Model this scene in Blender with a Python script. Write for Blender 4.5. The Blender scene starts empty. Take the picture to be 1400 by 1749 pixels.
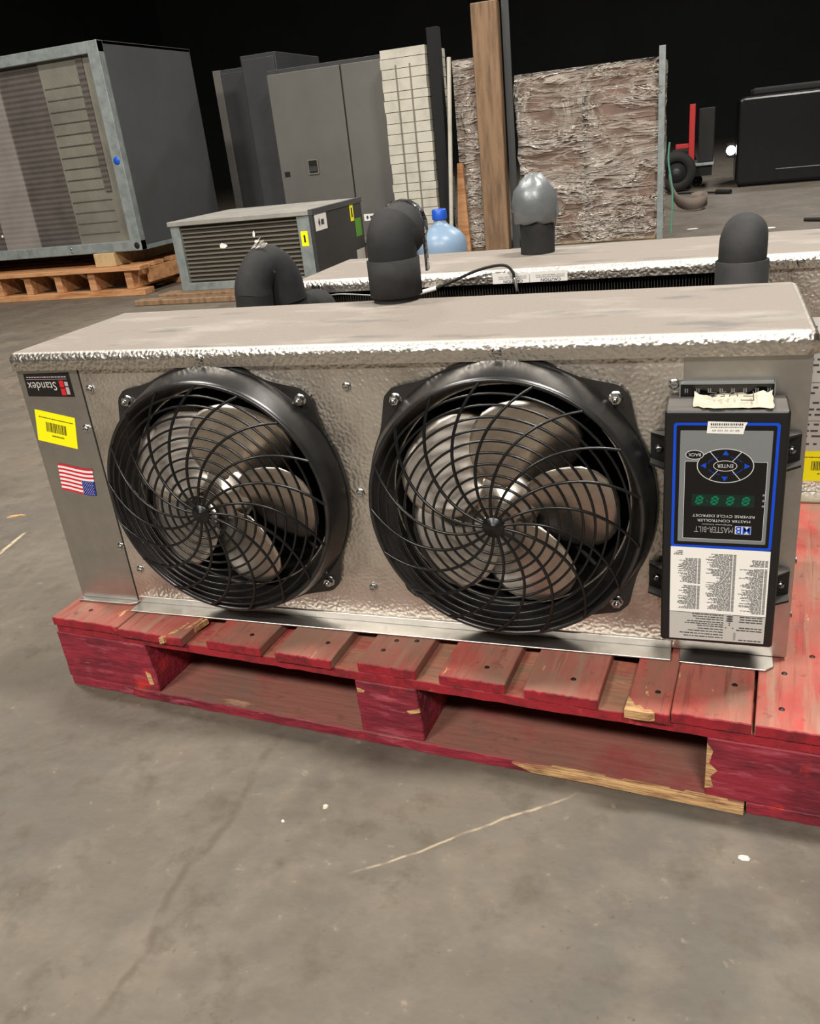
import bpy, bmesh, math, random
from mathutils import Vector, Matrix, noise as mnoise

SC = bpy.context.scene
COL = SC.collection
R = math.radians
PI = math.pi

# ------------------------------------------------------------------ camera
cam = bpy.data.cameras.new('camera')
cam.sensor_fit = 'HORIZONTAL'
cam.sensor_width = 36.0
cam.lens = 36.0 * 1435.74 / 1400.0
cam.clip_end = 200
camo = bpy.data.objects.new('camera', cam)
camo.location = (1.0121, -1.0156, 0.8097)
camo.rotation_euler = (1.1542, 0.1027, 0.3199)
COL.objects.link(camo)
SC.camera = camo

# ------------------------------------------------------------------ world, lamps, exposure
world = bpy.data.worlds.new('warehouse_air')
SC.world = world
world.use_nodes = True
world.node_tree.nodes['Background'].inputs[0].default_value = (0.9, 0.95, 1.0, 1)
world.node_tree.nodes['Background'].inputs[1].default_value = 0.02

def area_lamp(name, loc, sx, sy, watts, color, aim=None):
    l = bpy.data.lights.new(name, 'AREA')
    l.shape = 'RECTANGLE'
    l.size, l.size_y = sx, sy
    l.energy = watts
    l.color = color
    o = bpy.data.objects.new(name, l)
    o.location = loc
    if aim is not None:
        o.rotation_euler = (Vector(aim) - Vector(loc)).to_track_quat('-Z', 'Y').to_euler()
    COL.objects.link(o)
    return o

WARM = (1.0, 0.945, 0.875)
COOL = (0.92, 0.96, 1.0)
area_lamp('ceiling_lamp', (2.4, 0.9, 5.8), 1.3, 0.5, 430, WARM)
area_lamp('ceiling_lamp', (-2.4, 0.9, 5.8), 1.3, 0.5, 290, WARM)
area_lamp('ceiling_lamp', (2.4, -5.4, 5.8), 1.6, 0.6, 480, WARM, (0.8, 0.0, 0.3))
area_lamp('ceiling_lamp', (-2.4, -5.4, 5.8), 1.6, 0.6, 470, WARM, (0.4, 0.0, 0.3))
area_lamp('ceiling_lamp', (2.6, 7.2, 5.8), 1.3, 0.5, 280, WARM)
area_lamp('ceiling_lamp', (-2.6, 7.2, 5.8), 1.3, 0.5, 210, WARM)
area_lamp('ceiling_lamp', (2.6, 12.8, 5.8), 1.3, 0.5, 180, COOL)

vs = SC.view_settings
vs.view_transform = 'Standard'
vs.look = 'None'
vs.gamma = 1.0
vs.use_curve_mapping = False
vs.exposure = -0.12

# ------------------------------------------------------------------ material helpers
def lin(c):
    out = []
    for v in c[:3]:
        v = v / 255.0
        out.append(v / 12.92 if v <= 0.04045 else ((v + 0.055) / 1.055) ** 2.4)
    return (*out, 1.0)

def mat(name, col, rough=0.6, metal=0.0, var=(), bump=(), spec=0.5, coat=0.0, alpha=1.0,
        trans=0.0, emit=None, emit_s=0.0, dust=None):
    """col sRGB 0-255. var: (scale, col2, lo, hi, stretch xyz[, detail]). bump: (kind, scale, strength, distance, stretch)"""
    m = bpy.data.materials.new(name)
    m.use_nodes = True
    nt = m.node_tree
    N, L = nt.nodes, nt.links
    b = N['Principled BSDF']
    b.inputs['Roughness'].default_value = rough
    b.inputs['Metallic'].default_value = metal
    b.inputs['Specular IOR Level'].default_value = spec
    b.inputs['Coat Weight'].default_value = coat
    b.inputs['Alpha'].default_value = alpha
    b.inputs['Transmission Weight'].default_value = trans
    b.inputs['Base Color'].default_value = lin(col)
    if emit:
        b.inputs['Emission Color'].default_value = lin(emit)
        b.inputs['Emission Strength'].default_value = emit_s
    tc = N.new('ShaderNodeTexCoord')

    def coords(st):
        mp = N.new('ShaderNodeMapping')
        mp.inputs['Scale'].default_value = st
        L.new(tc.outputs['Object'], mp.inputs['Vector'])
        return mp.outputs['Vector']

    cur = None
    for v in var:
        sc_, c2, lo, hi = v[:4]
        st = v[4] if len(v) > 4 else (1, 1, 1)
        det = v[5] if len(v) > 5 else 5
        n = N.new('ShaderNodeTexNoise')
        n.inputs['Scale'].default_value = sc_
        n.inputs['Detail'].default_value = det
        n.inputs['Roughness'].default_value = 0.65
        L.new(coords(st), n.inputs['Vector'])
        r = N.new('ShaderNodeMapRange')
        r.inputs['From Min'].default_value = lo
        r.inputs['From Max'].default_value = hi
        L.new(n.outputs['Fac'], r.inputs['Value'])
        mx = N.new('ShaderNodeMix')
        mx.data_type = 'RGBA'
        L.new(r.outputs['Result'], mx.inputs['Factor'])
        if cur is None:
            mx.inputs[6].default_value = lin(col)
        else:
            L.new(cur, mx.inputs[6])
        mx.inputs[7].default_value = lin(c2)
        cur = mx.outputs[2]
    if dust:  # (colour, lo, hi, scale): dust lying on upward faces only, wiped in places
        dc, lo, hi, dsc = dust
        g = N.new('ShaderNodeNewGeometry')
        sp = N.new('ShaderNodeSeparateXYZ')
        L.new(g.outputs['Normal'], sp.inputs[0])
        up = N.new('ShaderNodeMapRange')
        up.inputs['From Min'].default_value = 0.8
        up.inputs['From Max'].default_value = 0.97
        L.new(sp.outputs['Z'], up.inputs['Value'])
        n = N.new('ShaderNodeTexNoise')
        n.inputs['Scale'].default_value = dsc
        n.inputs['Detail'].default_value = 6
        n.inputs['Roughness'].default_value = 0.6
        L.new(coords((1, 2.6, 1)), n.inputs['Vector'])
        r = N.new('ShaderNodeMapRange')
        r.inputs['From Min'].default_value = lo
        r.inputs['From Max'].default_value = hi
        r.inputs['To Min'].default_value = 0.76
        r.inputs['To Max'].default_value = 0.90
        L.new(n.outputs['Fac'], r.inputs['Value'])
        ml = N.new('ShaderNodeMath')
        ml.operation = 'MULTIPLY'
        L.new(up.outputs['Result'], ml.inputs[0])
        L.new(r.outputs['Result'], ml.inputs[1])
        mx = N.new('ShaderNodeMix')
        mx.data_type = 'RGBA'
        L.new(ml.outputs[0], mx.inputs['Factor'])
        if cur is None:
            mx.inputs[6].default_value = lin(col)
        else:
            L.new(cur, mx.inputs[6])
        sm = N.new('ShaderNodeTexNoise')
        sm.inputs['Scale'].default_value = 6.5
        sm.inputs['Detail'].default_value = 5
        L.new(coords((1, 3.2, 1)), sm.inputs['Vector'])
        smr = N.new('ShaderNodeMapRange')
        smr.inputs['From Min'].default_value = 0.60
        smr.inputs['From Max'].default_value = 0.68
        L.new(sm.outputs['Fac'], smr.inputs['Value'])
        smx = N.new('ShaderNodeMix')
        smx.data_type = 'RGBA'
        L.new(smr.outputs['Result'], smx.inputs['Factor'])
        smx.inputs[6].default_value = lin(dc)
        smx.inputs[7].default_value = lin((dc[0] * 0.72, dc[1] * 0.74, dc[2] * 0.78))
        L.new(smx.outputs[2], mx.inputs[7])
        cur = mx.outputs[2]
        mm = N.new('ShaderNodeMath')
        mm.operation = 'MULTIPLY_ADD'
        L.new(ml.outputs[0], mm.inputs[0])
        mm.inputs[1].default_value = -metal
        mm.inputs[2].default_value = metal
        L.new(mm.outputs[0], b.inputs['Metallic'])
        mr = N.new('ShaderNodeMath')
        mr.operation = 'MULTIPLY_ADD'
        L.new(ml.outputs[0], mr.inputs[0])
        mr.inputs[1].default_value = 0.75 - rough
        mr.inputs[2].default_value = rough
        L.new(mr.outputs[0], b.inputs['Roughness'])
    if cur is not None:
        L.new(cur, b.inputs['Base Color'])
    prev = None
    for bp in bump:
        kind, sc_, stg, dist = bp[:4]
        st = bp[4] if len(bp) > 4 else (1, 1, 1)
        if kind == 'noise':
            n = N.new('ShaderNodeTexNoise')
            n.inputs['Scale'].default_value = sc_
            n.inputs['Detail'].default_value = 3
            out = n.outputs['Fac']
        elif kind == 'soft':
            n = N.new('ShaderNodeTexNoise')
            n.inputs['Scale'].default_value = sc_
            n.inputs['Detail'].default_value = 0.5
            out = n.outputs['Fac']
        elif kind == 'voronoi':
            n = N.new('ShaderNodeTexVoronoi')
            n.feature = 'SMOOTH_F1'
            n.inputs['Scale'].default_value = sc_
            out = n.outputs['Distance']
        else:  # wave along z
            n = N.new('ShaderNodeTexWave')
            n.bands_direction = kind[-1].upper()
            n.inputs['Scale'].default_value = sc_
            out = n.outputs['Fac']
        L.new(coords(st), n.inputs['Vector'])
        bn = N.new('ShaderNodeBump')
        bn.inputs['Strength'].default_value = stg
        bn.inputs['Distance'].default_value = dist
        L.new(out, bn.inputs['Height'])
        if prev is not None:
            L.new(prev, bn.inputs['Normal'])
        prev = bn.outputs['Normal']
    if prev is not None:
        L.new(prev, b.inputs['Normal'])
    return m

M = {}
STUCCO = [('soft', 200, 0.8, 0.0018, (1, 1, 1))]
M['stucco'] = mat('embossed_aluminium', (228, 222, 212), 0.42, 1.0, bump=STUCCO,
                  var=[(9, (185, 178, 168), 0.45, 0.7)])
M['stucco_top'] = mat('dusty_embossed_aluminium', (222, 216, 206), 0.34, 1.0, bump=STUCCO,
                      dust=((110, 101, 92), 0.34, 0.47, 5.0))
M['galv'] = mat('galvanised_sheet', (192, 189, 184), 0.4, 1.0, var=[(30, (182, 180, 175), 0.4, 0.65)],
                bump=[('noise', 60, 0.05, 0.001)])
M['galv_dull'] = mat('dull_galvanised_frame', (146, 154, 152), 0.5, 0.3, var=[(14, (122, 130, 129), 0.4, 0.65)])
M['black_plastic'] = mat('black_gloss_plastic', (16, 16, 17), 0.3, 0.0, spec=0.5,
                         var=[(40, (26, 25, 24), 0.5, 0.75)])
M['shroud'] = mat('black_satin_shroud', (26, 26, 26), 0.3, 0.0, spec=0.7, var=[(16, (46, 43, 40), 0.45, 0.75)])
M['blade'] = mat('polished_fan_blade', (232, 222, 210), 0.36, 1.0, var=[(20, (204, 192, 180), 0.45, 0.7)],
                 bump=[('noise', 9, 0.3, 0.01)])
M['dark_in'] = mat('dark_cabinet_inside', (42, 40, 38), 0.6, 0.4)
M['coil'] = mat('dark_coil_fins', (24, 23, 22), 0.45, 0.6, bump=[('wave_x', 90, 0.8, 0.004)],
                var=[(60, (46, 42, 38), 0.55, 0.7)])
M['zinc'] = mat('zinc_screw', (200, 200, 198), 0.25, 1.0)
M['seam'] = mat('dark_seam', (22, 21, 20), 0.7)
M['foam'] = mat('black_pipe_foam', (34, 34, 35), 0.75, 0.0, spec=0.35, var=[(12, (50, 49, 48), 0.45, 0.75)],
                bump=[('noise', 160, 0.15, 0.001), ('noise', 14, 0.25, 0.006)])
M['foil'] = mat('foil_tape', (205, 207, 210), 0.22, 1.0, bump=[('noise', 60, 0.8, 0.004)])
M['duct'] = mat('grey_duct_tape', (116, 120, 122), 0.38, 0.3, bump=[('noise', 40, 0.35, 0.004)])
M['white_p'] = mat('white_paper', (236, 234, 228), 0.6)
M['grey_p'] = mat('light_grey_paper', (186, 184, 178), 0.6)
M['ink'] = mat('black_ink', (18, 18, 18), 0.6)
M['ink_soft'] = mat('grey_ink', (70, 70, 70), 0.6)
M['yellow'] = mat('yellow_label', (255, 244, 0), 0.5)
M['green'] = mat('green_sticker', (86, 150, 44), 0.5)
M['brand_black'] = mat('brand_label_black', (24, 22, 22), 0.35)
M['brand_grey'] = mat('brand_label_lettering', (196, 192, 188), 0.45)
M['red_ink'] = mat('red_print', (206, 34, 40), 0.45)
M['pinkish'] = mat('pale_print', (176, 162, 166), 0.45)
M['flag_white'] = mat('flag_white', (238, 234, 232), 0.4)
M['flag_red'] = mat('flag_red', (206, 32, 50), 0.4)
M['flag_blue'] = mat('flag_blue', (38, 48, 128), 0.4)
M['ctrl_case'] = mat('controller_case_plastic', (20, 20, 21), 0.42, 0.0, bump=[('noise', 400, 0.12, 0.0005)],
                     dust=((92, 88, 83), 0.3, 0.6, 20.0))
M['blue'] = mat('blue_border_print', (0, 70, 205), 0.35)
M['ctrl_grey'] = mat('controller_grey_print', (118, 122, 122), 0.45)
M['ctrl_black'] = mat('controller_glossy_black', (8, 8, 9), 0.2)
M['ctrl_white'] = mat('controller_white_print', (205, 207, 207), 0.4)
M['led'] = mat('led_segment_green', (0, 112, 78), 0.35)
M['led_back'] = mat('led_window', (4, 36, 30), 0.25)
M['dot'] = mat('lamp_lens', (120, 120, 120), 0.2)
M['mask_tape'] = mat('masking_tape', (182, 174, 156), 0.8, var=[(60, (160, 150, 132), 0.4, 0.7)],
                     bump=[('noise', 120, 0.4, 0.002)])
# wood
GR = (14, 1.0, 14)   # grain runs along v (depth)
GU = (1.0, 14, 14)   # grain runs along u
M['red_board'] = mat('worn_red_deck_board', (156, 90, 76), 0.75, var=[(10, (164, 62, 56), 0.46, 0.66, (1.6, 1, 1), 12), (8, (132, 92, 76), 0.50, 0.64, (3, 1, 1), 10), (3, (150, 112, 94), 0.52, 0.66, (14, 1, 1), 10), (5, (118, 58, 50), 0.56, 0.70, (22, 1, 1), 8), (16, (222, 172, 122), 0.655, 0.70, (2.4, 0.7, 1)), (60, (110, 52, 46), 0.60, 0.75), (4, (130, 98, 82), 0.50, 0.68, (1, 1, 1), 12), (22, (206, 150, 108), 0.69, 0.74, (3, 0.6, 1), 8)],
                     bump=[('noise', 6, 0.5, 0.004, (12, 1, 12)), ('noise', 90, 0.3, 0.0015)])
M['red_end'] = mat('red_painted_board_end', (146, 24, 38), 0.65, var=[(30, (104, 20, 28), 0.45, 0.65), (40, (176, 60, 58), 0.60, 0.7), (22, (196, 140, 104), 0.70, 0.74)],
                   bump=[('noise', 60, 0.6, 0.003), ('noise', 200, 0.4, 0.001)])
M['red_block'] = mat('red_painted_block', (140, 34, 50), 0.65, var=[(7, (96, 22, 36), 0.42, 0.62, (1, 3, 3)), (9, (168, 78, 92), 0.54, 0.72, (1.5, 7, 7)), (10, (186, 44, 44), 0.60, 0.72), (30, (190, 120, 110), 0.66, 0.74, (1, 8, 8)), (26, (222, 170, 116), 0.74, 0.78, (1, 3, 3))],
                     bump=[('noise', 20, 0.7, 0.005, (1, 5, 5)), ('noise', 120, 0.3, 0.001, (1, 4, 4))])
M['red_string'] = mat('faded_red_stringer', (156, 104, 82), 0.75, var=[(6, (134, 104, 82), 0.45, 0.62, (1, 6, 6)), (8, (150, 54, 54), 0.50, 0.66), (10, (204, 150, 104), 0.64, 0.74, (1, 6, 6))],
                      bump=[('noise', 20, 0.5, 0.003, (1, 8, 8))])
M['red_bottom'] = mat('dusty_red_bottom_board', (132, 82, 71), 0.8, var=[(5, (116, 86, 72), 0.45, 0.62), (9, (136, 58, 58), 0.52, 0.68, (1, 1, 1), 9), (5, (178, 142, 112), 0.64, 0.74, (1, 5, 5)), (40, (112, 66, 58), 0.6, 0.75)],
                      bump=[('noise', 12, 0.6, 0.004, (1, 6, 6)), ('noise', 150, 0.3, 0.001)])
M['bare'] = mat('splintered_bare_wood', (196, 156, 108), 0.75, var=[(20, (136, 96, 62), 0.45, 0.65, (1, 6, 6))], bump=[('noise', 40, 0.8, 0.003, (1, 8, 8))])
M['nail'] = mat('rusty_nail', (58, 48, 42), 0.5, 0.7)
M['orange_wood'] = mat('orange_pine', (192, 142, 98), 0.7, var=[(4, (156, 106, 66), 0.45, 0.65, (1, 6, 6))], bump=[('noise', 10, 0.4, 0.004, (1, 6, 6))])  # orange is the wood's own colour
M['pale_wood'] = mat('pale_pine', (188, 160, 118), 0.7, var=[(8, (150, 122, 84), 0.45, 0.65)], bump=[('noise', 20, 0.4, 0.003)])
M['brown_wood'] = mat('brown_timber', (140, 112, 84), 0.7, var=[(3, (104, 80, 58), 0.42, 0.66, (9, 9, 1))], bump=[('noise', 6, 0.5, 0.004, (9, 9, 1))])
M['dark_grey'] = mat('dark_grey_panel', (78, 78, 80), 0.55, 0.15, var=[(2, (70, 70, 71), 0.4, 0.7)])
M['dark_grey2'] = mat('charcoal_panel', (58, 59, 60), 0.55, 0.1, var=[(3, (50, 51, 52), 0.4, 0.7)])
M['mid_grey'] = mat('grey_cabinet_panel', (104, 102, 97), 0.5, 0.1, var=[(2, (94, 92, 88), 0.4, 0.7)])
M['coil_a'] = mat('coil_light', (138, 131, 126), 0.6, 0.2, bump=[('wave_z', 9, 0.15, 0.01)], var=[(3, (120, 115, 110), 0.4, 0.7)])
M['coil_b'] = mat('coil_dark', (90, 83, 79), 0.6, 0.2, bump=[('wave_z', 9, 0.25, 0.02)], var=[(6, (76, 71, 67), 0.4, 0.7)])
M['coil_c'] = mat('coil_mid', (124, 121, 110), 0.6, 0.2, bump=[('wave_x', 30, 0.2, 0.01)], var=[(3, (104, 102, 93), 0.4, 0.7)])
M['fin_dark'] = mat('ac_coil_dark', (66, 62, 55), 0.6, 0.3, var=[(10, (52, 48, 43), 0.4, 0.7)])
M['fin_light'] = mat('ac_fin_edge', (128, 122, 110), 0.5, 0.4)
M['ac_top'] = mat('dusty_grey_sheet', (158, 156, 148), 0.6, 0.1, var=[(6, (138, 136, 129), 0.4, 0.7)])
M['black_gap'] = mat('black_gap', (10, 10, 10), 0.8)
M['white_board'] = mat('white_wrapped_panel', (196, 192, 178), 0.55, var=[(6, (172, 168, 154), 0.45, 0.7)], bump=[('noise', 12, 0.3, 0.01)])
M['carton'] = mat('brown_carton', (124, 94, 76), 0.6, var=[(5, (100, 72, 58), 0.4, 0.7)])
M['bottle'] = mat('blue_bottle_plastic', (150, 178, 206), 0.35, 0.0, trans=0.3, spec=0.4)
M['cap'] = mat('blue_cap', (30, 84, 190), 0.4)
M['rubber'] = mat('black_rubber', (24, 23, 22), 0.8)
M['gloss_black'] = mat('gloss_black_paint', (6, 6, 9), 0.25)
M['cart_red'] = mat('red_cart_paint', (170, 30, 30), 0.45)
M['web'] = mat('grey_webbing_strap', (110, 98, 88), 0.8, bump=[('noise', 60, 0.3, 0.002)])
M['teal'] = mat('green_plastic_strap', (84, 140, 120), 0.4)
M['lamp_on'] = mat('lit_headlamp', (255, 255, 255), 0.3, emit=(240, 246, 255), emit_s=22.0)

def wrap_material():
    m = bpy.data.materials.new('clear_stretch_wrap')
    m.use_nodes = True
    nt = m.node_tree
    N, L = nt.nodes, nt.links
    b = N['Principled BSDF']
    b.inputs['Base Color'].default_value = lin((205, 196, 184))
    b.inputs['Roughness'].default_value = 0.16
    b.inputs['Specular IOR Level'].default_value = 1.0
    tc = N.new('ShaderNodeTexCoord')
    def ridged(scale, stretch, dist, rotx):
        mp = N.new('ShaderNodeMapping')
        mp.inputs['Scale'].default_value = stretch
        mp.inputs['Rotation'].default_value = (rotx, rotx * 0.6, 0.0)
        L.new(tc.outputs['Object'], mp.inputs['Vector'])
        n = N.new('ShaderNodeTexNoise')
        n.inputs['Scale'].default_value = scale
        n.inputs['Detail'].default_value = 4
        n.inputs['Distortion'].default_value = dist
        L.new(mp.outputs['Vector'], n.inputs['Vector'])
        a = N.new('ShaderNodeMath'); a.operation = 'SUBTRACT'; a.inputs[1].default_value = 0.5
        L.new(n.outputs['Fac'], a.inputs[0])
        c = N.new('ShaderNodeMath'); c.operation = 'ABSOLUTE'
        L.new(a.outputs[0], c.inputs[0])
        r = N.new('ShaderNodeMapRange')
        r.inputs['From Min'].default_value = 0.10
        r.inputs['From Max'].default_value = 0.0
        L.new(c.outputs[0], r.inputs['Value'])
        return n.outputs['Fac'], r.outputs['Result']
    n1, r1 = ridged(1.7, (1, 1, 1.5), 1.4, 0.5)
    n2, r2 = ridged(3.2, (1, 1, 6.0), 0.7, 0.10)
    add = N.new('ShaderNodeMath'); add.operation = 'ADD'
    L.new(r1, add.inputs[0]); L.new(r2, add.inputs[1])
    al = N.new('ShaderNodeMapRange')
    al.inputs['From Max'].default_value = 1.6
    al.inputs['To Min'].default_value = 0.10
    al.inputs['To Max'].default_value = 0.8
    L.new(add.outputs[0], al.inputs['Value'])
    L.new(al.outputs['Result'], b.inputs['Alpha'])
    b1 = N.new('ShaderNodeBump'); b1.inputs['Strength'].default_value = 0.9; b1.inputs['Distance'].default_value = 0.05
    L.new(r1, b1.inputs['Height'])
    b2 = N.new('ShaderNodeBump'); b2.inputs['Strength'].default_value = 0.7; b2.inputs['Distance'].default_value = 0.03
    L.new(r2, b2.inputs['Height']); L.new(b1.outputs['Normal'], b2.inputs['Normal'])
    L.new(b2.outputs['Normal'], b.inputs['Normal'])
    return m
M['wrap'] = wrap_material()

def floor_material():
    m = mat('worn_concrete', (102, 93, 81), 0.62, 0.0, spec=0.35,
            var=[(1.3, (89, 84, 76), 0.40, 0.62), (5, (110, 101, 89), 0.48, 0.68), (2.4, (78, 71, 63), 0.56, 0.74),
                 (14, (82, 74, 63), 0.54, 0.70, (1, 1, 1), 8), (40, (132, 122, 107), 0.64, 0.76), (70, (74, 67, 58), 0.64, 0.74)],
            bump=[('noise', 3.2, 0.35, 0.05), ('noise', 16, 0.35, 0.012), ('noise', 110, 0.25, 0.002)])
    nt = m.node_tree
    N, L = nt.nodes, nt.links
    b = N['Principled BSDF']
    src = b.inputs['Base Color'].links[0].from_socket
    tc = N.new('ShaderNodeTexCoord')

    def streak(src, p, q, width, col, wob, strength):
        p, q = Vector(p), Vector(q)
        rough_n = N.new('ShaderNodeTexNoise'); rough_n.inputs['Scale'].default_value = 45; rough_n.inputs['Detail'].default_value = 3
        L.new(tc.outputs['Object'], rough_n.inputs['Vector'])
        brk = N.new('ShaderNodeMapRange'); brk.inputs['From Min'].default_value = 0.36; brk.inputs['From Max'].default_value = 0.52; brk.inputs['To Min'].default_value = 0.25
        L.new(rough_n.outputs['Fac'], brk.inputs['Value'])
        d = (q - p)
        ln = d.length
        d.normalize()
        nn = Vector((-d.y, d.x))
        nz = N.new('ShaderNodeTexNoise')
        nz.inputs['Scale'].default_value = 9
        nz.inputs['Detail'].default_value = 4
        L.new(tc.outputs['Object'], nz.inputs['Vector'])
        def dot(v, off):
            vm = N.new('ShaderNodeVectorMath')
            vm.operation = 'DOT_PRODUCT'
            L.new(tc.outputs['Object'], vm.inputs[0])
            vm.inputs[1].default_value = (v.x, v.y, 0)
            s = N.new('ShaderNodeMath')
            s.operation = 'SUBTRACT'
            L.new(vm.outputs['Value'], s.inputs[0])
            s.inputs[1].default_value = off
            return s.outputs[0]
        across = dot(nn, nn.dot(p))
        along = dot(d, d.dot(p))
        w = N.new('ShaderNodeMath')
        w.operation = 'MULTIPLY_ADD'
        L.new(nz.outputs['Fac'], w.inputs[0])
        w.inputs[1].default_value = wob
        w.inputs[2].default_value = -wob / 2
        a = N.new('ShaderNodeMath')
        a.operation = 'ADD'
        L.new(across, a.inputs[0])
        L.new(w.outputs[0], a.inputs[1])
        ab = N.new('ShaderNodeMath')
        ab.operation = 'ABSOLUTE'
        L.new(a.outputs[0], ab.inputs[0])
        mr = N.new('ShaderNodeMapRange')
        mr.inputs['From Min'].default_value = width
        mr.inputs['From Max'].default_value = width * 0.25
        L.new(ab.outputs[0], mr.inputs['Value'])
        e1 = N.new('ShaderNodeMapRange')
        e1.inputs['From Min'].default_value = 0
        e1.inputs['From Max'].default_value = ln * 0.15
        L.new(along, e1.inputs['Value'])
        e2 = N.new('ShaderNodeMapRange')
        e2.inputs['From Min'].default_value = ln
        e2.inputs['From Max'].default_value = ln * 0.85
        L.new(along, e2.inputs['Value'])
        m1 = N.new('ShaderNodeMath'); m1.operation = 'MULTIPLY'
        L.new(mr.outputs['Result'], m1.inputs[0]); L.new(e1.outputs['Result'], m1.inputs[1])
        m2 = N.new('ShaderNodeMath'); m2.operation = 'MULTIPLY'
        L.new(m1.outputs[0], m2.inputs[0]); L.new(e2.outputs['Result'], m2.inputs[1])
        m3 = N.new('ShaderNodeMath'); m3.operation = 'MULTIPLY'
        L.new(m2.outputs[0], m3.inputs[0]); m3.inputs[1].default_value = strength
        m4 = N.new('ShaderNodeMath'); m4.operation = 'MULTIPLY'
        L.new(m3.outputs[0], m4.inputs[0]); L.new(brk.outputs['Result'], m4.inputs[1])
        m3 = m4
        mx = N.new('ShaderNodeMix')
        mx.data_type = 'RGBA'
        L.new(m3.outputs[0], mx.inputs['Factor'])
        L.new(src, mx.inputs[6])
        mx.inputs[7].default_value = lin(col)
        return mx.outputs[2]
    src = streak(src, (0.416, -0.09), (0.43, -0.62), 0.009, (80, 70, 59), 0.05, 0.65)
    src = streak(src, (0.875, -0.145), (0.62, -0.345), 0.0026, (176, 160, 134), 0.02, 0.62)
    src = streak(src, (-0.613, 0.494), (-0.585, 0.33), 0.007, (200, 184, 156), 0.03, 0.7)
    src = streak(src, (-2.6, 2.3), (0.1, 0.55), 0.02, (122, 108, 92), 0.3, 0.5)
    src = streak(src, (0.9, 5.6), (2.6, 7.6), 0.025, (96, 84, 72), 0.5, 0.6)
    L.new(src, b.inputs['Base Color'])
    return m
M['floor'] = floor_material()
M['wall'] = mat('dark_wall_paint', (40, 40, 41), 0.85, var=[(0.4, (32, 32, 33), 0.4, 0.65)])
M['ceil'] = mat('dark_roof_deck', (46, 45, 44), 0.85)

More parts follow.
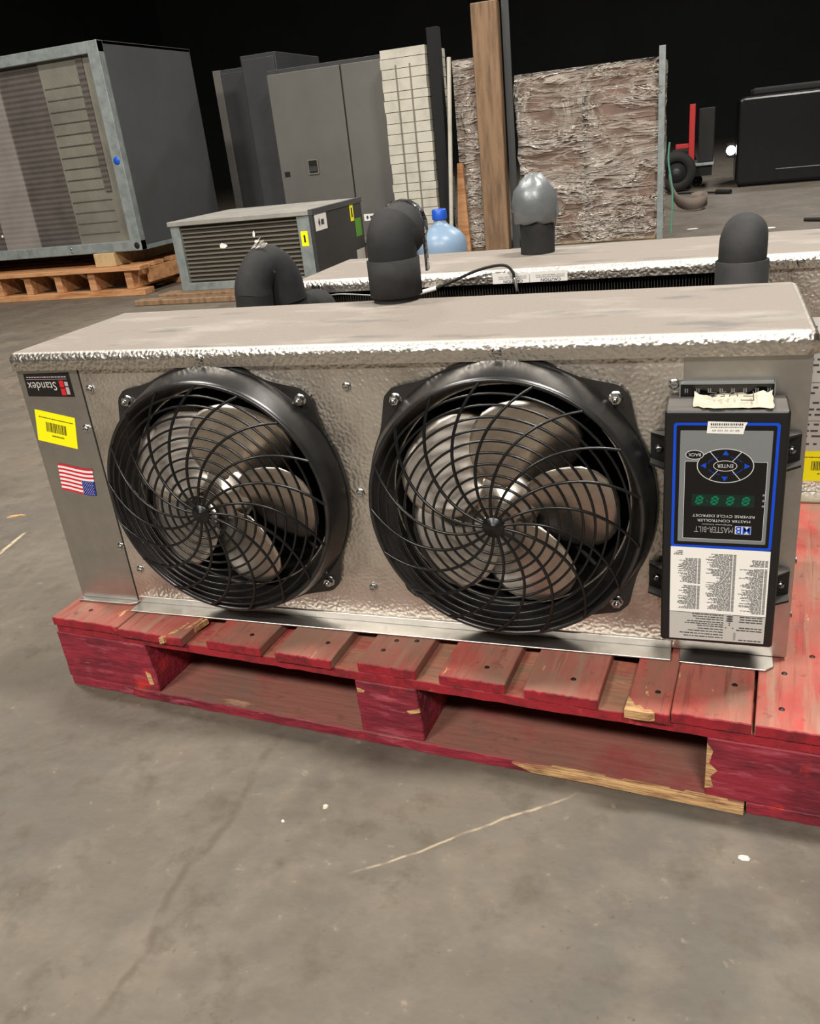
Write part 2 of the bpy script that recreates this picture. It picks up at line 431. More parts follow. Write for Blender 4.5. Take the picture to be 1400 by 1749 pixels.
# ------------------------------------------------------------------ mesh helpers
class MB:
    def __init__(s):
        s.v, s.f, s.mi, s.sm = [], [], [], []
    def add(s, vs_, fs, mi=0, smooth=False):
        o = len(s.v)
        s.v += [tuple(p) for p in vs_]
        for f in fs:
            s.f.append(tuple(i + o for i in f))
            s.mi.append(mi)
            s.sm.append(smooth)
        return s
    def box(s, x0, x1, y0, y1, z0, z1, mi=0):
        v = [(x0, y0, z0), (x1, y0, z0), (x1, y1, z0), (x0, y1, z0), (x0, y0, z1), (x1, y0, z1), (x1, y1, z1), (x0, y1, z1)]
        return s.add(v, [(0, 3, 2, 1), (4, 5, 6, 7), (0, 1, 5, 4), (1, 2, 6, 5), (2, 3, 7, 6), (3, 0, 4, 7)], mi)
    def tube(s, pts, r, n=8, closed=False, mi=0, caps=True):
        pts = [Vector(p) for p in pts]
        k = len(pts)
        rr = r if isinstance(r, (list, tuple)) else [r] * k
        vs_, fs = [], []
        up = None
        for i, p in enumerate(pts):
            if closed:
                t = pts[(i + 1) % k] - pts[(i - 1) % k]
            else:
                t = pts[min(i + 1, k - 1)] - pts[max(i - 1, 0)]
            t.normalize()
            if up is None:
                up = Vector((0, 1, 0)) if abs(t.y) < 0.9 else Vector((0, 0, 1))
            a = up - t * up.dot(t)
            if a.length < 1e-6:
                a = t.orthogonal()
            a.normalize()
            up = a
            bb = t.cross(a)
            for j in range(n):
                th = 2 * PI * j / n
                vs_.append(p + (a * math.cos(th) + bb * math.sin(th)) * rr[i])
        for i in range(k if closed else k - 1):
            i2 = (i + 1) % k
            for j in range(n):
                j2 = (j + 1) % n
                fs.append((i * n + j, i * n + j2, i2 * n + j2, i2 * n + j))
        s.add(vs_, fs, mi, True)
        if caps and not closed:
            s.add(vs_[:n], [tuple(range(n))[::-1]], mi)
            s.add(vs_[-n:], [tuple(range(n))], mi)
        return s
    def revolve(s, prof, n=48, axis='z', c=(0, 0, 0), mi=0, smooth=True):
        """prof: (r, h). axis z: h up; axis y: h along y"""
        vs_, fs = [], []
        for r, h in prof:
            for j in range(n):
                th = 2 * PI * j / n
                if axis == 'z':
                    vs_.append((c[0] + r * math.cos(th), c[1] + r * math.sin(th), c[2] + h))
                else:
                    vs_.append((c[0] + r * math.cos(th), c[1] + h, c[2] + r * math.sin(th)))
        for i in range(len(prof) - 1):
            for j in range(n):
                j2 = (j + 1) % n
                q = (i * n + j, i * n + j2, (i + 1) * n + j2, (i + 1) * n + j)
                fs.append(q if axis == 'z' else q[::-1])
        return s.add(vs_, fs, mi, smooth)
    def prism(s, poly, h0, h1, axis='y', mi=0):
        """poly of (a,b): axis y -> (x,z) extruded in y; axis z -> (x,y) extruded in z; axis x -> (y,z)"""
        n = len(poly)
        def P(p, h):
            return (p[0], h, p[1]) if axis == 'y' else ((p[0], p[1], h) if axis == 'z' else (h, p[0], p[1]))
        v = [P(p, h0) for p in poly] + [P(p, h1) for p in poly]
        f = [tuple(range(n)), tuple(range(2 * n - 1, n - 1, -1))]
        for i in range(n):
            j = (i + 1) % n
            f.append((i, i + n, j + n, j))
        return s.add(v, f, mi)
    def quad(s, a, b, c, d, mi=0):
        return s.add([a, b, c, d], [(0, 1, 2, 3)], mi)
    def mesh(s, name, mats):
        me = bpy.data.meshes.new(name)
        me.from_pydata(s.v, [], s.f)
        for m in (mats if isinstance(mats, (list, tuple)) else [mats]):
            me.materials.append(M[m] if isinstance(m, str) else m)
        me.polygons.foreach_set('material_index', s.mi)
        me.polygons.foreach_set('use_smooth', s.sm)
        bm = bmesh.new()
        bm.from_mesh(me)
        bmesh.ops.recalc_face_normals(bm, faces=bm.faces)
        bm.to_mesh(me)
        bm.free()
        me.update()
        return me
    def build(s, name, mats, parent=None, bevel=0.0, seg=2, solid=0.0):
        return link(name, s.mesh(name, mats), parent, bevel, seg, solid)

def link(name, me, parent=None, bevel=0.0, seg=2, solid=0.0, loc=None, rot=None):
    o = bpy.data.objects.new(name, me)
    COL.objects.link(o)
    if parent is not None:
        o.parent = parent
    if loc is not None:
        o.location = loc
    if rot is not None:
        o.rotation_euler = rot
    if solid:
        md = o.modifiers.new('thickness', 'SOLIDIFY')
        md.thickness = solid
        md.offset = 0
    if bevel:
        md = o.modifiers.new('bevel', 'BEVEL')
        md.width = bevel
        md.segments = seg
        md.limit_method = 'ANGLE'
        md.angle_limit = R(40)
        md.harden_normals = False
    return o

def tag(o, label=None, cat=None, group=None, kind=None):
    if label: o['label'] = label
    if cat: o['category'] = cat
    if group: o['group'] = group
    if kind: o['kind'] = kind
    return o

def empty(name, loc, rz=0.0):
    o = bpy.data.objects.new(name, None)
    o.empty_display_size = 0.1
    o.location = loc
    o.rotation_euler = (0, 0, rz)
    COL.objects.link(o)
    return o

def box_part(name, m, parent, x0, x1, y0, y1, z0, z1, bevel=0.0, seg=2):
    return MB().box(x0, x1, y0, y1, z0, z1).build(name, m, parent, bevel, seg)

def text_part(name, body, size, m, parent, x, y, z, flip=True, wid=None, tilt=0.0, align='CENTER', extr=0.0, height=None, plane='front', bold=0.0):
    """lettering on a face looking to -y; flip=True stands it on its head; tilt in degrees"""
    cu = bpy.data.curves.new(name, 'FONT')
    cu.body = body
    cu.size = size
    cu.align_x = align
    cu.align_y = 'CENTER'
    cu.extrude = extr
    cu.offset = bold
    cu.resolution_u = 3
    tmp = bpy.data.objects.new(name, cu)
    COL.objects.link(tmp)
    dg = bpy.context.evaluated_depsgraph_get()
    me = bpy.data.meshes.new_from_object(tmp.evaluated_get(dg))
    bpy.data.objects.remove(tmp)
    bpy.data.curves.remove(cu)
    me.name = name
    xs = [v.co.x for v in me.vertices]
    ys = [v.co.y for v in me.vertices]
    sx = wid / (max(xs) - min(xs)) if wid else 1.0
    sy = height / (max(ys) - min(ys)) if height else 1.0
    cx, cy = (max(xs) + min(xs)) / 2, (max(ys) + min(ys)) / 2
    if align == 'LEFT':
        cx = min(xs)
    sg = -1 if flip else 1
    ct, st = math.cos(R(tilt)), math.sin(R(tilt))
    for v in me.vertices:
        a = (v.co.x - cx) * sx * sg
        b = (v.co.y - cy) * sy * sg
        a, b = a * ct - b * st, a * st + b * ct
        if plane == 'front':
            v.co = (x + a, y - v.co.z, z + b)
        else:
            v.co = (x + a, y + b, z + v.co.z)
    me.materials.clear()
    me.materials.append(M[m])
    return link(name, me, parent)

def rng(seed):
    return random.Random(seed)

def hull(pts):
    pts = sorted(set(pts))
    def half(pp):
        h = []
        for p in pp:
            while len(h) >= 2 and (h[-1][0] - h[-2][0]) * (p[1] - h[-2][1]) - (h[-1][1] - h[-2][1]) * (p[0] - h[-2][0]) <= 0:
                h.pop()
            h.append(p)
        return h
    a, b = half(pts), half(pts[::-1])
    return a[:-1] + b[:-1]

def rough_box(x0, x1, y0, y1, z0, z1, seed, nx=8, jit=0.003, front=0.003, zj=0.0012):
    """board with a ragged front (y0) end and slightly uneven arrises"""
    rd = rng(seed)
    b = MB()
    ys = [y0, y0 + 0.03, (y0 + y1) / 2, y1]
    top, bot = [], []
    for i in range(nx + 1):
        x = x0 + (x1 - x0) * i / nx
        dj = rd.uniform(-front, front)
        rt, rb = [], []
        for k, y in enumerate(ys):
            ex = rd.uniform(-jit, jit) if i in (0, nx) else 0
            yy = y + (dj if k == 0 else 0)
            rt.append((x + ex * 0.5, yy + (rd.uniform(0, front) if k == 0 else 0), z1 - (rd.uniform(0, zj) if k == 0 else 0)))
            rb.append((x + ex * 0.5, yy, z0))
        top.append(rt)
        bot.append(rb)
    n = len(ys)
    vs_ = [p for r in top for p in r] + [p for r in bot for p in r]
    o = (nx + 1) * n
    ft, fe = [], []
    for i in range(nx):
        for k in range(n - 1):
            a = i * n + k
            ft.append((a, a + n, a + n + 1, a + 1))
            ft.append((o + a, o + a + 1, o + a + n + 1, o + a + n))
        a = i * n
        fe.append((a, o + a, o + a + n, a + n))
        a = i * n + n - 1
        ft.append((a, a + n, o + a + n, o + a))
    for k in range(n - 1):
        ft.append((k, k + 1, o + k + 1, o + k))
        a = nx * n + k
        ft.append((a, o + a, o + a + 1, a + 1))
    b.add(vs_, ft, 0)
    b2 = len(b.f)
    b.f += [tuple(f) for f in fe]
    b.mi += [1] * len(fe)
    b.sm += [False] * len(fe)
    return b

def slot_screw_mesh():
    b = MB()
    b.revolve([(0.0001, -0.0008), (0.0062, -0.0008), (0.0066, 0.0)], 18, 'y')
    hexp = [(0.0046 * math.cos(R(60 * i + 12)), 0.0046 * math.sin(R(60 * i + 12))) for i in range(6)]
    b.prism(hexp, -0.0048, -0.0006, 'y')
    b.box(-0.0036, 0.0036, -0.0050, -0.0047, -0.0005, 0.0005, 1)
    return b.mesh('sheet_metal_screw', ['zinc', 'seam'])
SCREW = slot_screw_mesh()

def bolt_mesh():
    b = MB()
    b.revolve([(0.0001, -0.001), (0.0085, -0.001), (0.009, 0.0)], 20, 'y')
    hexp = [(0.0068 * math.cos(R(60 * i + 5)), 0.0068 * math.sin(R(60 * i + 5))) for i in range(6)]
    b.prism(hexp, -0.0075, -0.0009, 'y')
    b.revolve([(0.0001, -0.0125), (0.0034, -0.012), (0.0036, -0.0074)], 14, 'y')
    return b.mesh('guard_bolt', ['zinc'])
BOLT = bolt_mesh()

# ------------------------------------------------------------------ setting
fl = MB().box(-16, 16, -9, 26, -0.1, 0).build('floor', 'floor')
tag(fl, 'worn beige grey concrete warehouse floor', kind='structure')
tag(box_part('wall_back', 'wall', None, -16, 16, 26, 26.2, 0, 6.4), 'dark rear warehouse wall', kind='structure')
tag(box_part('wall_left', 'wall', None, -16.2, -16, -9, 26, 0, 6.4), 'dark left warehouse wall', kind='structure')
tag(box_part('wall_right', 'wall', None, 16, 16.2, -9, 26, 0, 6.4), 'dark right warehouse wall', kind='structure')
tag(box_part('wall_front', 'wall', None, -16, 16, -9.2, -9, 0, 6.4), 'dark front warehouse wall', kind='structure')
tag(box_part('ceiling', 'ceil', None, -16, 16, -9, 26, 6.4, 6.6), 'dark roof deck of the warehouse', kind='structure')

# ------------------------------------------------------------------ red pallet
PYAW = -0.0731
pal = empty('wooden_pallet', (-0.0198, -0.0611, 0), PYAW)
tag(pal, 'worn red painted block pallet under the silver unit coolers', 'pallet')
PD = 1.016
deck = [(0.004, 0.146, -0.004), (0.148, 0.275, -0.008), (0.318, 0.416, -0.003), (0.443, 0.538, -0.006), (0.577, 0.667, 0.0),
        (0.702, 0.797, 0.0), (0.822, 0.920, -0.002), (0.956, 1.0075, -0.009), (1.009, 1.101, -0.003), (1.1045, 1.238, -0.003)]
nails = {2: [(0.384, 0.028)], 3: [(0.513, 0.036)], 4: [(0.603, 0.038), (0.642, 0.072), (0.612, 0.066)], 5: [(0.762, 0.033)], 6: [(0.881, 0.035)],
         7: [(0.989, 0.034)], 8: [(1.078, 0.072)], 9: [(1.135, 0.112), (1.133, 0.036), (1.168, 0.159), (1.20, 0.30)], 0: [(0.06, 0.03)]}
nail_me = MB().revolve([(0.0001, 0.0009), (0.0032, 0.0008), (0.0038, 0.0)], 10, 'z').mesh('nail', 'nail')
for i, (u0, u1, v0) in enumerate(deck):
    b = rough_box(u0, u1, v0, PD, 0.1241, 0.14, 100 + i, 22, 0.0012, 0.0007)
    d = b.build('deck_board', ['red_board', 'red_end'], pal, 0.0012, 1)
    for (nu, nv) in nails.get(i, []):
        link('nail', nail_me, d, loc=(nu, nv, 0.14))
# broken, splintered patches
b = MB()
rd = rng(5)
for k in range(9):
    u = 0.236 + 0.004 * k + rd.uniform(-0.002, 0.002)
    v = -0.010 + 0.0045 * k
    b.prism([(u, v - 0.004), (u + 0.006, v), (u + 0.012, v + 0.03), (u + 0.008, v + 0.032)], 0.1275 + 0.001 * (k % 3), 0.1385 + 0.0006 * (k % 4), 'z')
b.build('splintered_edge', 'bare', pal)
b = MB()
b.prism([(0.9545, -0.0122), (0.968, -0.0130), (0.984, -0.0122), (0.991, -0.0100), (0.985, -0.004), (0.978, -0.006), (0.972, 0.003), (0.966, -0.001), (0.961, 0.010), (0.9555, 0.016)], 0.1285, 0.1404, 'z')
b.build('splintered_edge', 'bare', pal)
for v0, v1 in ((0.0, 0.115), (0.455, 0.565), (PD - 0.1, PD)):
    rough_box(0.004, 1.238, v0 + 0.001, v1, 0.1083, 0.1240, int(v0 * 100) + 7, 60, 0.001, 0.0012).build('stringer_board', ['red_string', 'red_end'], pal, 0.001, 1)
def block(u0, u1, v0, v1, seed, notch=0.0):
    rd = rng(seed)
    z0, z1 = 0.0183, 0.108
    b = MB()
    nz = 6
    L_, Rr = [], []
    for k in range(nz + 1):
        z = z0 + (z1 - z0) * k / nz
        j = rd.uniform(-0.0012, 0.0012)
        L_.append((u0 + j, z))
        Rr.append((u1 + j - notch * max(0, (k / nz - 0.35)), z))
    poly = L_ + Rr[::-1]
    b.prism(poly[::-1], v0, v1, 'y')
    return b.build('block', 'red_block', pal, 0.0015, 1)
for v0, v1 in ((0.0, 0.1), (0.46, 0.56), (PD - 0.1, PD)):
    block(0.0, 0.196, v0, v1, 11, 0.012)
    block(0.570, 0.670, v0, v1, 12, 0.006)
    block(1.053, 1.238, v0, v1, 13)
MB().prism([(0.179, 0.030), (0.188, 0.032), (0.186, 0.052), (0.176, 0.056)], -0.0008, 0.002, 'y').build('splintered_edge', 'bare', pal)
MB().prism([(1.052, 0.03), (1.062, 0.034), (1.058, 0.05), (1.066, 0.06), (1.056, 0.07), (1.060, 0.09), (1.0525, 0.10)], -0.0006, 0.002, 'y').build('splintered_edge', 'bare', pal)
MB().prism([(0.572, 0.088), (0.583, 0.089), (0.584, 0.093), (0.572, 0.096)], -0.0006, 0.002, 'y').build('splintered_edge', 'bare', pal)
MB().prism([(0.652, 0.064), (0.669, 0.070), (0.668, 0.076), (0.648, 0.069)], -0.0006, 0.002, 'y').build('splintered_edge', 'bare', pal)
rough_box(0.139, 1.0995, -0.002, 0.145, 0.0, 0.018, 61, 60, 0.001, 0.0009).build('bottom_board', ['red_bottom', 'red_block'], pal, 0.0012, 1)
MB().prism([(0.83, 0.0035), (0.90, 0.004), (1.0993, 0.001), (1.0993, 0.0175), (0.96, 0.0176), (0.86, 0.0176), (0.80, 0.0145)], -0.0055, 0.004, 'y').build('splintered_edge', 'bare', pal, 0.001, 1)
rough_box(0.001, 0.137, 0.001, PD, 0.0, 0.018, 62, 12, 0.001, 0.0008).build('bottom_board', ['red_bottom', 'red_block'], pal, 0.0012, 1)
rough_box(1.1015, 1.238, 0.001, PD, 0.0, 0.018, 63, 12, 0.001, 0.0008).build('bottom_board', ['red_bottom', 'red_block'], pal, 0.0012, 1)
rough_box(0.139, 1.0995, 0.44, 0.58, 0.0, 0.018, 64, 12, 0.001, 0.001).build('bottom_board', ['red_bottom', 'red_block'], pal, 0.0012, 1)
rough_box(0.139, 1.0995, PD - 0.14, PD, 0.0, 0.018, 65, 12, 0.001, 0.001).build('bottom_board', ['red_bottom', 'red_block'], pal, 0.0012, 1)

# ------------------------------------------------------------------ fan pieces (shared by both fans)
RR = 0.177
def dome(r):
    return -0.052 - 0.034 * (1 - (r / RR) ** 2)
RINGS = [0.0265, 0.040, 0.054, 0.068, 0.082, 0.096, 0.110, 0.124, 0.138, 0.152, 0.165]
def ring_mesh(r):
    b = MB()
    b.tube([(r * math.cos(2 * PI * k / 72), dome(r), r * math.sin(2 * PI * k / 72)) for k in range(72)], 0.0018, 6, True)
    return b.mesh('guard_ring', 'black_plastic')
RING_ME = [ring_mesh(r) for r in RINGS]
def spoke_mesh():
    b = MB()
    pts = []
    for k in range(21):
        r = 0.012 + (RR - 0.011) * k / 20
        th = -R(46) * (r / RR) ** 1.35
        pts.append((r * math.cos(th), dome(r) - 0.0006, r * math.sin(th)))
    b.tube(pts, 0.0021, 6)
    return b.mesh('guard_spoke', 'black_plastic')
SPOKE_ME = spoke_mesh()
def hub_mesh():
    b = MB()
    b.revolve([(0.0001, -0.0905), (0.0045, -0.0905), (0.005, -0.0895), (0.0135, -0.0895), (0.0148, -0.087), (0.0148, -0.083), (0.0001, -0.083)], 28, 'y')
    return b.mesh('guard_hub', 'black_plastic')
HUB_ME = hub_mesh()
def shroud_mesh():
    b = MB()
    h = []
    for k in range(192):
        th = 2 * PI * k / 192
        dl = (math.degrees(th) % 90) - 45
        r_ = 0.1955 + 0.0205 * max(0.0, 1 - max(abs(dl) - 2.6, 0) / 14.5) ** 1.6
        h.append((r_ * math.cos(th), r_ * math.sin(th)))
    n = len(h)
    inner = []
    for p in h:
        l_ = math.hypot(*p)
        inner.append((p[0] / l_ * 0.178, p[1] / l_ * 0.178))
    y0, y1 = -0.0005, -0.006
    v = [(p[0], y0, p[1]) for p in h] + [(p[0], y1, p[1]) for p in h] + [(p[0], y1, p[1]) for p in inner]
    f = []
    for i in range(n):
        j = (i + 1) % n
        f.append((i, j, n + j, n + i))
        f.append((n + i, n + j, 2 * n + j, 2 * n + i))
    b.add(v, f)
    b.revolve([(0.1935, -0.0055), (0.193, -0.010), (0.191, -0.016), (0.1835, -0.045), (0.1815, -0.0505), (0.1790, -0.052), (0.1760, -0.0505), (0.1750, -0.046),
               (0.1685, -0.02), (0.163, -0.004), (0.1585, 0.008), (0.157, 0.035)], 96, 'y')
    return b.mesh('fan_shroud', 'shroud')
SHROUD_ME = shroud_mesh()
def blade_mesh():
    b = MB()
    ns, ntt = 12, 10
    vs_, fs = [], []
    for i in range(ns + 1):
        s = i / ns
        for j in range(ntt + 1):
            t = -1 + 2 * j / ntt
            r = 0.028 + 0.121 * s
            w = 0.026 + 0.068 * math.sin(min(1, s * 1.15) * PI / 2)
            r2 = r - 0.026 * (abs(t) ** 3.0) * s
            c = t * w
            ang = c / max(r, 0.055)
            pitch = R(28 - 9 * s)
            y = -0.016 - c * math.sin(pitch) * 0.95 + 0.006 * (t * t)
            ang *= math.cos(pitch) 
            vs_.append((r2 * math.cos(ang), y, r2 * math.sin(ang)))
    for i in range(ns):
        for j in range(ntt):
            a = i * (ntt + 1) + j
            fs.append((a, a + 1, a + ntt + 2, a + ntt + 1))
    b.add(vs_, fs, 0, True)
    return b.mesh('fan_blade', 'blade')
BLADE_ME = blade_mesh()
def spider_mesh():
    b = MB()
    b.revolve([(0.0001, -0.026), (0.012, -0.026), (0.014, -0.022), (0.036, -0.017), (0.044, -0.012), (0.045, -0.009), (0.0001, -0.006)], 32, 'y')
    return b.mesh('fan_hub', 'blade')
SPIDER_ME = spider_mesh()
def motor_mesh():
    b = MB()
    b.revolve([(0.0001, -0.004), (0.036, -0.004), (0.042, 0.004), (0.042, 0.075), (0.03, 0.082), (0.0001, 0.082)], 28, 'y')
    for k in range(4):
        th = R(45 + 90 * k)
        b.tube([(0.03 * math.cos(th), 0.05, 0.03 * math.sin(th)), (0.155 * math.cos(th), 0.035, 0.155 * math.sin(th))], 0.004, 6)
    return b.mesh('fan_motor', 'dark_in')
MOTOR_ME = motor_mesh()

def add_fan(parent, cx, cz, phase, spin):
    s = link('fan_shroud', SHROUD_ME, parent, loc=(cx, 0, cz))
    for me in RING_ME:
        link('guard_ring', me, s)
    for k in range(17):
        link('guard_spoke', SPOKE_ME, s, rot=(0, -R(360 / 17 * k + spin), 0))
    link('guard_hub', HUB_ME, s)
    for k in range(5):
        link('fan_blade', BLADE_ME, s, solid=0.0014, rot=(0, -R(72 * k + phase), 0))
    link('fan_hub', SPIDER_ME, s)
    link('fan_motor', MOTOR_ME, s)
    for sx in (-1, 1):
        for sz in (-1, 1):
            link('guard_bolt', BOLT, s, loc=(sx * 0.1428, -0.006, sz * 0.1428))
    return s

# ------------------------------------------------------------------ unit cooler in front
W, D, H1, H2 = 1.1243, 0.294, 0.4067, 0.4330
ZB = 0.1412
uc = empty('unit_cooler', (0, 0, ZB))
tag(uc, 'silver embossed unit cooler with two black fan guards at the front of the red pallet', 'unit cooler')

def panel_with_holes(x0, x1, z0, z1, holes, y0, y1):
    b = MB()
    cur = x0
    for (cx, cz, r) in holes:
        s = r + 0.012
        a0, a1 = cx - s, cx + s
        if a0 > cur:
            b.quad((cur, y0, z0), (a0, y0, z0), (a0, y0, z1), (cur, y0, z1))
        cs = [math.atan2(zz - cz, xx - cx) for xx in (a0, a1) for zz in (z0, z1)]
        angs = sorted(set([round(-PI + 2 * PI * k / 72, 6) for k in range(72)] + [round(c, 6) for c in cs]))
        inn, out = [], []
        for th in angs:
            c, sn = math.cos(th), math.sin(th)
            inn.append((cx + r * c, cz + r * sn))
            ts = []
            if c > 1e-9: ts.append((a1 - cx) / c)
            if c < -1e-9: ts.append((a0 - cx) / c)
            if sn > 1e-9: ts.append((z1 - cz) / sn)
            if sn < -1e-9: ts.append((z0 - cz) / sn)
            t = min(ts)
            out.append((cx + t * c, cz + t * sn))
        n = len(angs)
        v = [(p[0], y0, p[1]) for p in inn] + [(p[0], y0, p[1]) for p in out] + [(p[0], y1, p[1]) for p in inn]
        f = []
        for i in range(n):
            j = (i + 1) % n
            f.append((i, j, n + j, n + i))
            f.append((i, 2 * n + i, 2 * n + j, j))
        b.add(v, f)
        cur = a1
    b.quad((cur, y0, z0), (x1, y0, z0), (x1, y0, z1), (cur, y0, z1))
    return b

SEAM = 0.1157
RP = 0.9865
F1, F2, FZ = 0.3406, 0.7662, 0.2150
# body shell: back sheets, bottom and coil
b = MB()
b.box(0.001, 0.0025, 0.002, D - 0.004, 0.004, H1)
b.box(W - 0.0025, W - 0.001, 0.002, D - 0.004, 0.004, H1)
b.box(0.001, W - 0.001, 0.0, D - 0.004, 0.002, 0.0035)
b.box(0.118, 0.1195, 0.004, D - 0.006, 0.0036, H1)
b.box(0.984, 0.9855, 0.004, D - 0.006, 0.0036, H1)
b.box(0.5515, 0.5530, 0.004, D - 0.08, 0.0036, H1)
b.build('casing', 'galv', uc)
box_part('coil', 'coil', uc, 0.121, 0.983, D - 0.075, D - 0.005, 0.004, H1)
panel_with_holes(SEAM + 0.0012, RP, 0.0036, H1 + 0.01, [(F1, FZ, 0.16), (F2, FZ, 0.16)], 0.0, 0.008).build('fan_panel', 'stucco', uc)
box_part('end_panel', 'galv', uc, 0.0, SEAM - 0.0012, -0.0006, 0.001, 0.004, H1 + 0.01)
box_part('end_panel', 'galv', uc, RP + 0.0002, W, -0.0012, 0.001, 0.004, H1 + 0.01)
box_part('seam', 'seam', uc, SEAM - 0.0014, SEAM + 0.0014, -0.0002, 0.003, 0.004, H1 + 0.006)
# bottom mounting flanges
MB().prism([(0.0, 0.0005), (0.0, -0.012), (0.105, -0.012), (0.117, -0.006), (0.117, 0.0005)], 0.0, 0.0035, 'z').build('flange', 'galv', uc, 0.0006, 1)
b = MB()
b.box(0.1195, 0.981, -0.030, 0.0, 0.0, 0.0025)
b.box(0.1195, 0.981, -0.0022, -0.0003, 0.0025, 0.014)
b.build('flange', 'galv', uc, 0.0006, 1)
MB().prism([(0.992, 0.0005), (0.992, -0.032), (1.098, -0.034), (1.108, -0.024), (1.108, 0.0005)], 0.0, 0.0025, 'z').build('flange', 'galv', uc, 0.0006, 1)
# top pan: three shallow facets rising to the drain near the back edge
def top_pan(x0, x1, y0, y1, zl, zt, drain, rise, name, m, parent, bev=0.0125):
    bm = bmesh.new()
    P = lambda *c: bm.verts.new(c)
    tl, tr, br, bl = P(x0, y0, zt), P(x1, y0, zt), P(x1, y1, zt), P(x0, y1, zt)
    dl, dr_, er, el = P(x0, y0, zl), P(x1, y0, zl), P(x1, y1, zl), P(x0, y1, zl)
    d = P(drain[0], drain[1], zt + rise)
    for f in ((tl, tr, d), (tr, br, d), (br, bl, d), (bl, tl, d), (tl, dl, dr_, tr), (tr, dr_, er, br), (br, er, el, bl), (bl, el, dl, tl)):
        bm.faces.new(f)
    bm.edges.ensure_lookup_table()
    es = [e for e in bm.edges if set(e.verts) in ({tl, tr}, {tr, br}, {br, bl}, {bl, tl}, {tl, dl}, {tr, dr_}, {er, br}, {el, bl})]
    bmesh.ops.bevel(bm, geom=es, offset=bev, segments=4, profile=0.5, affect='EDGES')
    bmesh.ops.recalc_face_normals(bm, faces=bm.faces)
    for f in bm.faces:
        f.smooth = len(f.verts) == 4 and f.calc_area() < 0.010
    me = bpy.data.meshes.new(name)
    bm.to_mesh(me)
    bm.free()
    me.materials.append(M[m])
    o = link(name, me, parent, solid=0.0014)
    return o
top_pan(-0.006, W + 0.005, -0.008, D, H1, H2, (0.548, 0.262), 0.006, 'top_cover', 'stucco_top', uc)
for (x, z) in [(0.130, 0.516), (0.104, 0.453), (0.109, 0.248), (0.136, 0.207), (0.553, 0.515), (0.552, 0.359), (0.552, 0.204), (0.976, 0.514)]:
    link('screw', SCREW, uc, loc=(x, -0.0005, z - ZB))
for (x, z) in [(0.338, 0.560), (0.765, 0.559)]:
    link('screw', SCREW, uc, loc=(x, -0.0086, z - ZB))
for z in (0.130, 0.050):
    link('screw', SCREW, uc, loc=(W + 0.0003, 0.03, z), rot=(0, 0, R(90)))
add_fan(uc, F1, FZ, -8, 6)
add_fan(uc, F2, FZ, -2, 14)

# stickers on the left end panel --------------------------------------------
def zl(z):
    return z - ZB
YS = -0.0009
bl_ = MB().prism([(0.012, zl(0.541)), (0.0985, zl(0.5425)), (0.0985, zl(0.504)), (0.0105, zl(0.5055))][::-1], YS - 0.0002, YS, 'y').build('brand_label', 'brand_black', uc)
text_part('lettering', 'Standex', 0.017, 'brand_grey', bl_, 0.0425, YS - 0.0005, zl(0.5215), True, wid=0.055, height=0.0135)
b = MB()
for (x0, x1, z0, z1) in [(0.0765, 0.0845, 0.5195, 0.530), (0.0765, 0.0845, 0.507, 0.5175)]:
    b.box(x0, x1, YS - 0.0006, YS - 0.0003, zl(z0), zl(z1))
b.build('red_squares', 'red_ink', bl_)
b = MB()
for (x0, x1, z0, z1) in [(0.0862, 0.0925, 0.5215, 0.528), (0.0862, 0.0925, 0.508, 0.5195)]:
    b.box(x0, x1, YS - 0.0006, YS - 0.0003, zl(z0), zl(z1))
b.box(0.0155, 0.0925, YS - 0.0006, YS - 0.0003, zl(0.5322), zl(0.5328))
rd = rng(3)
x = 0.017
while x < 0.091:
    w_ = rd.uniform(0.002, 0.006)
    b.box(x, min(x + w_, 0.092), YS - 0.0006, YS - 0.0003, zl(0.5350), zl(0.5366))
    x += w_ + 0.0012
b.build('fine_print', 'pinkish', bl_)

def rot_pt(c, ang, a, bb):
    ct, st = math.cos(R(ang)), math.sin(R(ang))
    return (c[0] + a * ct - bb * st, c[1] + a * st + bb * ct)
def barcode_label(parent, c, ang, w, h, y, seed, bars=True, lines=True):
    def P(a, bb): return rot_pt(c, ang, a, bb)
    lab = MB().prism([P(-w / 2, -h / 2), P(w / 2, -h / 2), P(w / 2, h / 2), P(-w / 2, h / 2)], y - 0.0002, y, 'y').build('barcode_label', 'yellow', parent)
    rd = rng(seed)
    b = MB()
    yy = y - 0.0004
    def rect(a0, a1, b0, b1):
        b.add([(P(a, q)[0], yy, P(a, q)[1]) for a, q in ((a0, b0), (a1, b0), (a1, b1), (a0, b1))], [(0, 1, 2, 3)])
    x = -w * 0.25
    while x < w * 0.25:
        bw = rd.choice((0.0004, 0.0004, 0.0008, 0.0012)) * w / 0.075
        rect(x, x + bw, -h * 0.14, h * 0.17)
        x += bw + rd.choice((0.0004, 0.0006, 0.001)) * w / 0.075
    if lines:
        x = -w * 0.41
        while x < w * 0.42:
            l_ = rd.uniform(0.001, 0.0035) * w / 0.075
            rect(x, x + l_, h * 0.285, h * 0.315)
            x += l_ + 0.0007 * w / 0.075
        x = -w * 0.12
        while x < w * 0.16:
            rect(x, x + 0.0013 * w / 0.075, -h * 0.275, -h * 0.225)
            x += 0.0021 * w / 0.075
    b.build('barcode', 'ink', lab)
    return lab
barcode_label(uc, (0.0457, zl(0.4515)), -11.4, 0.0745, 0.0525, YS, 21)

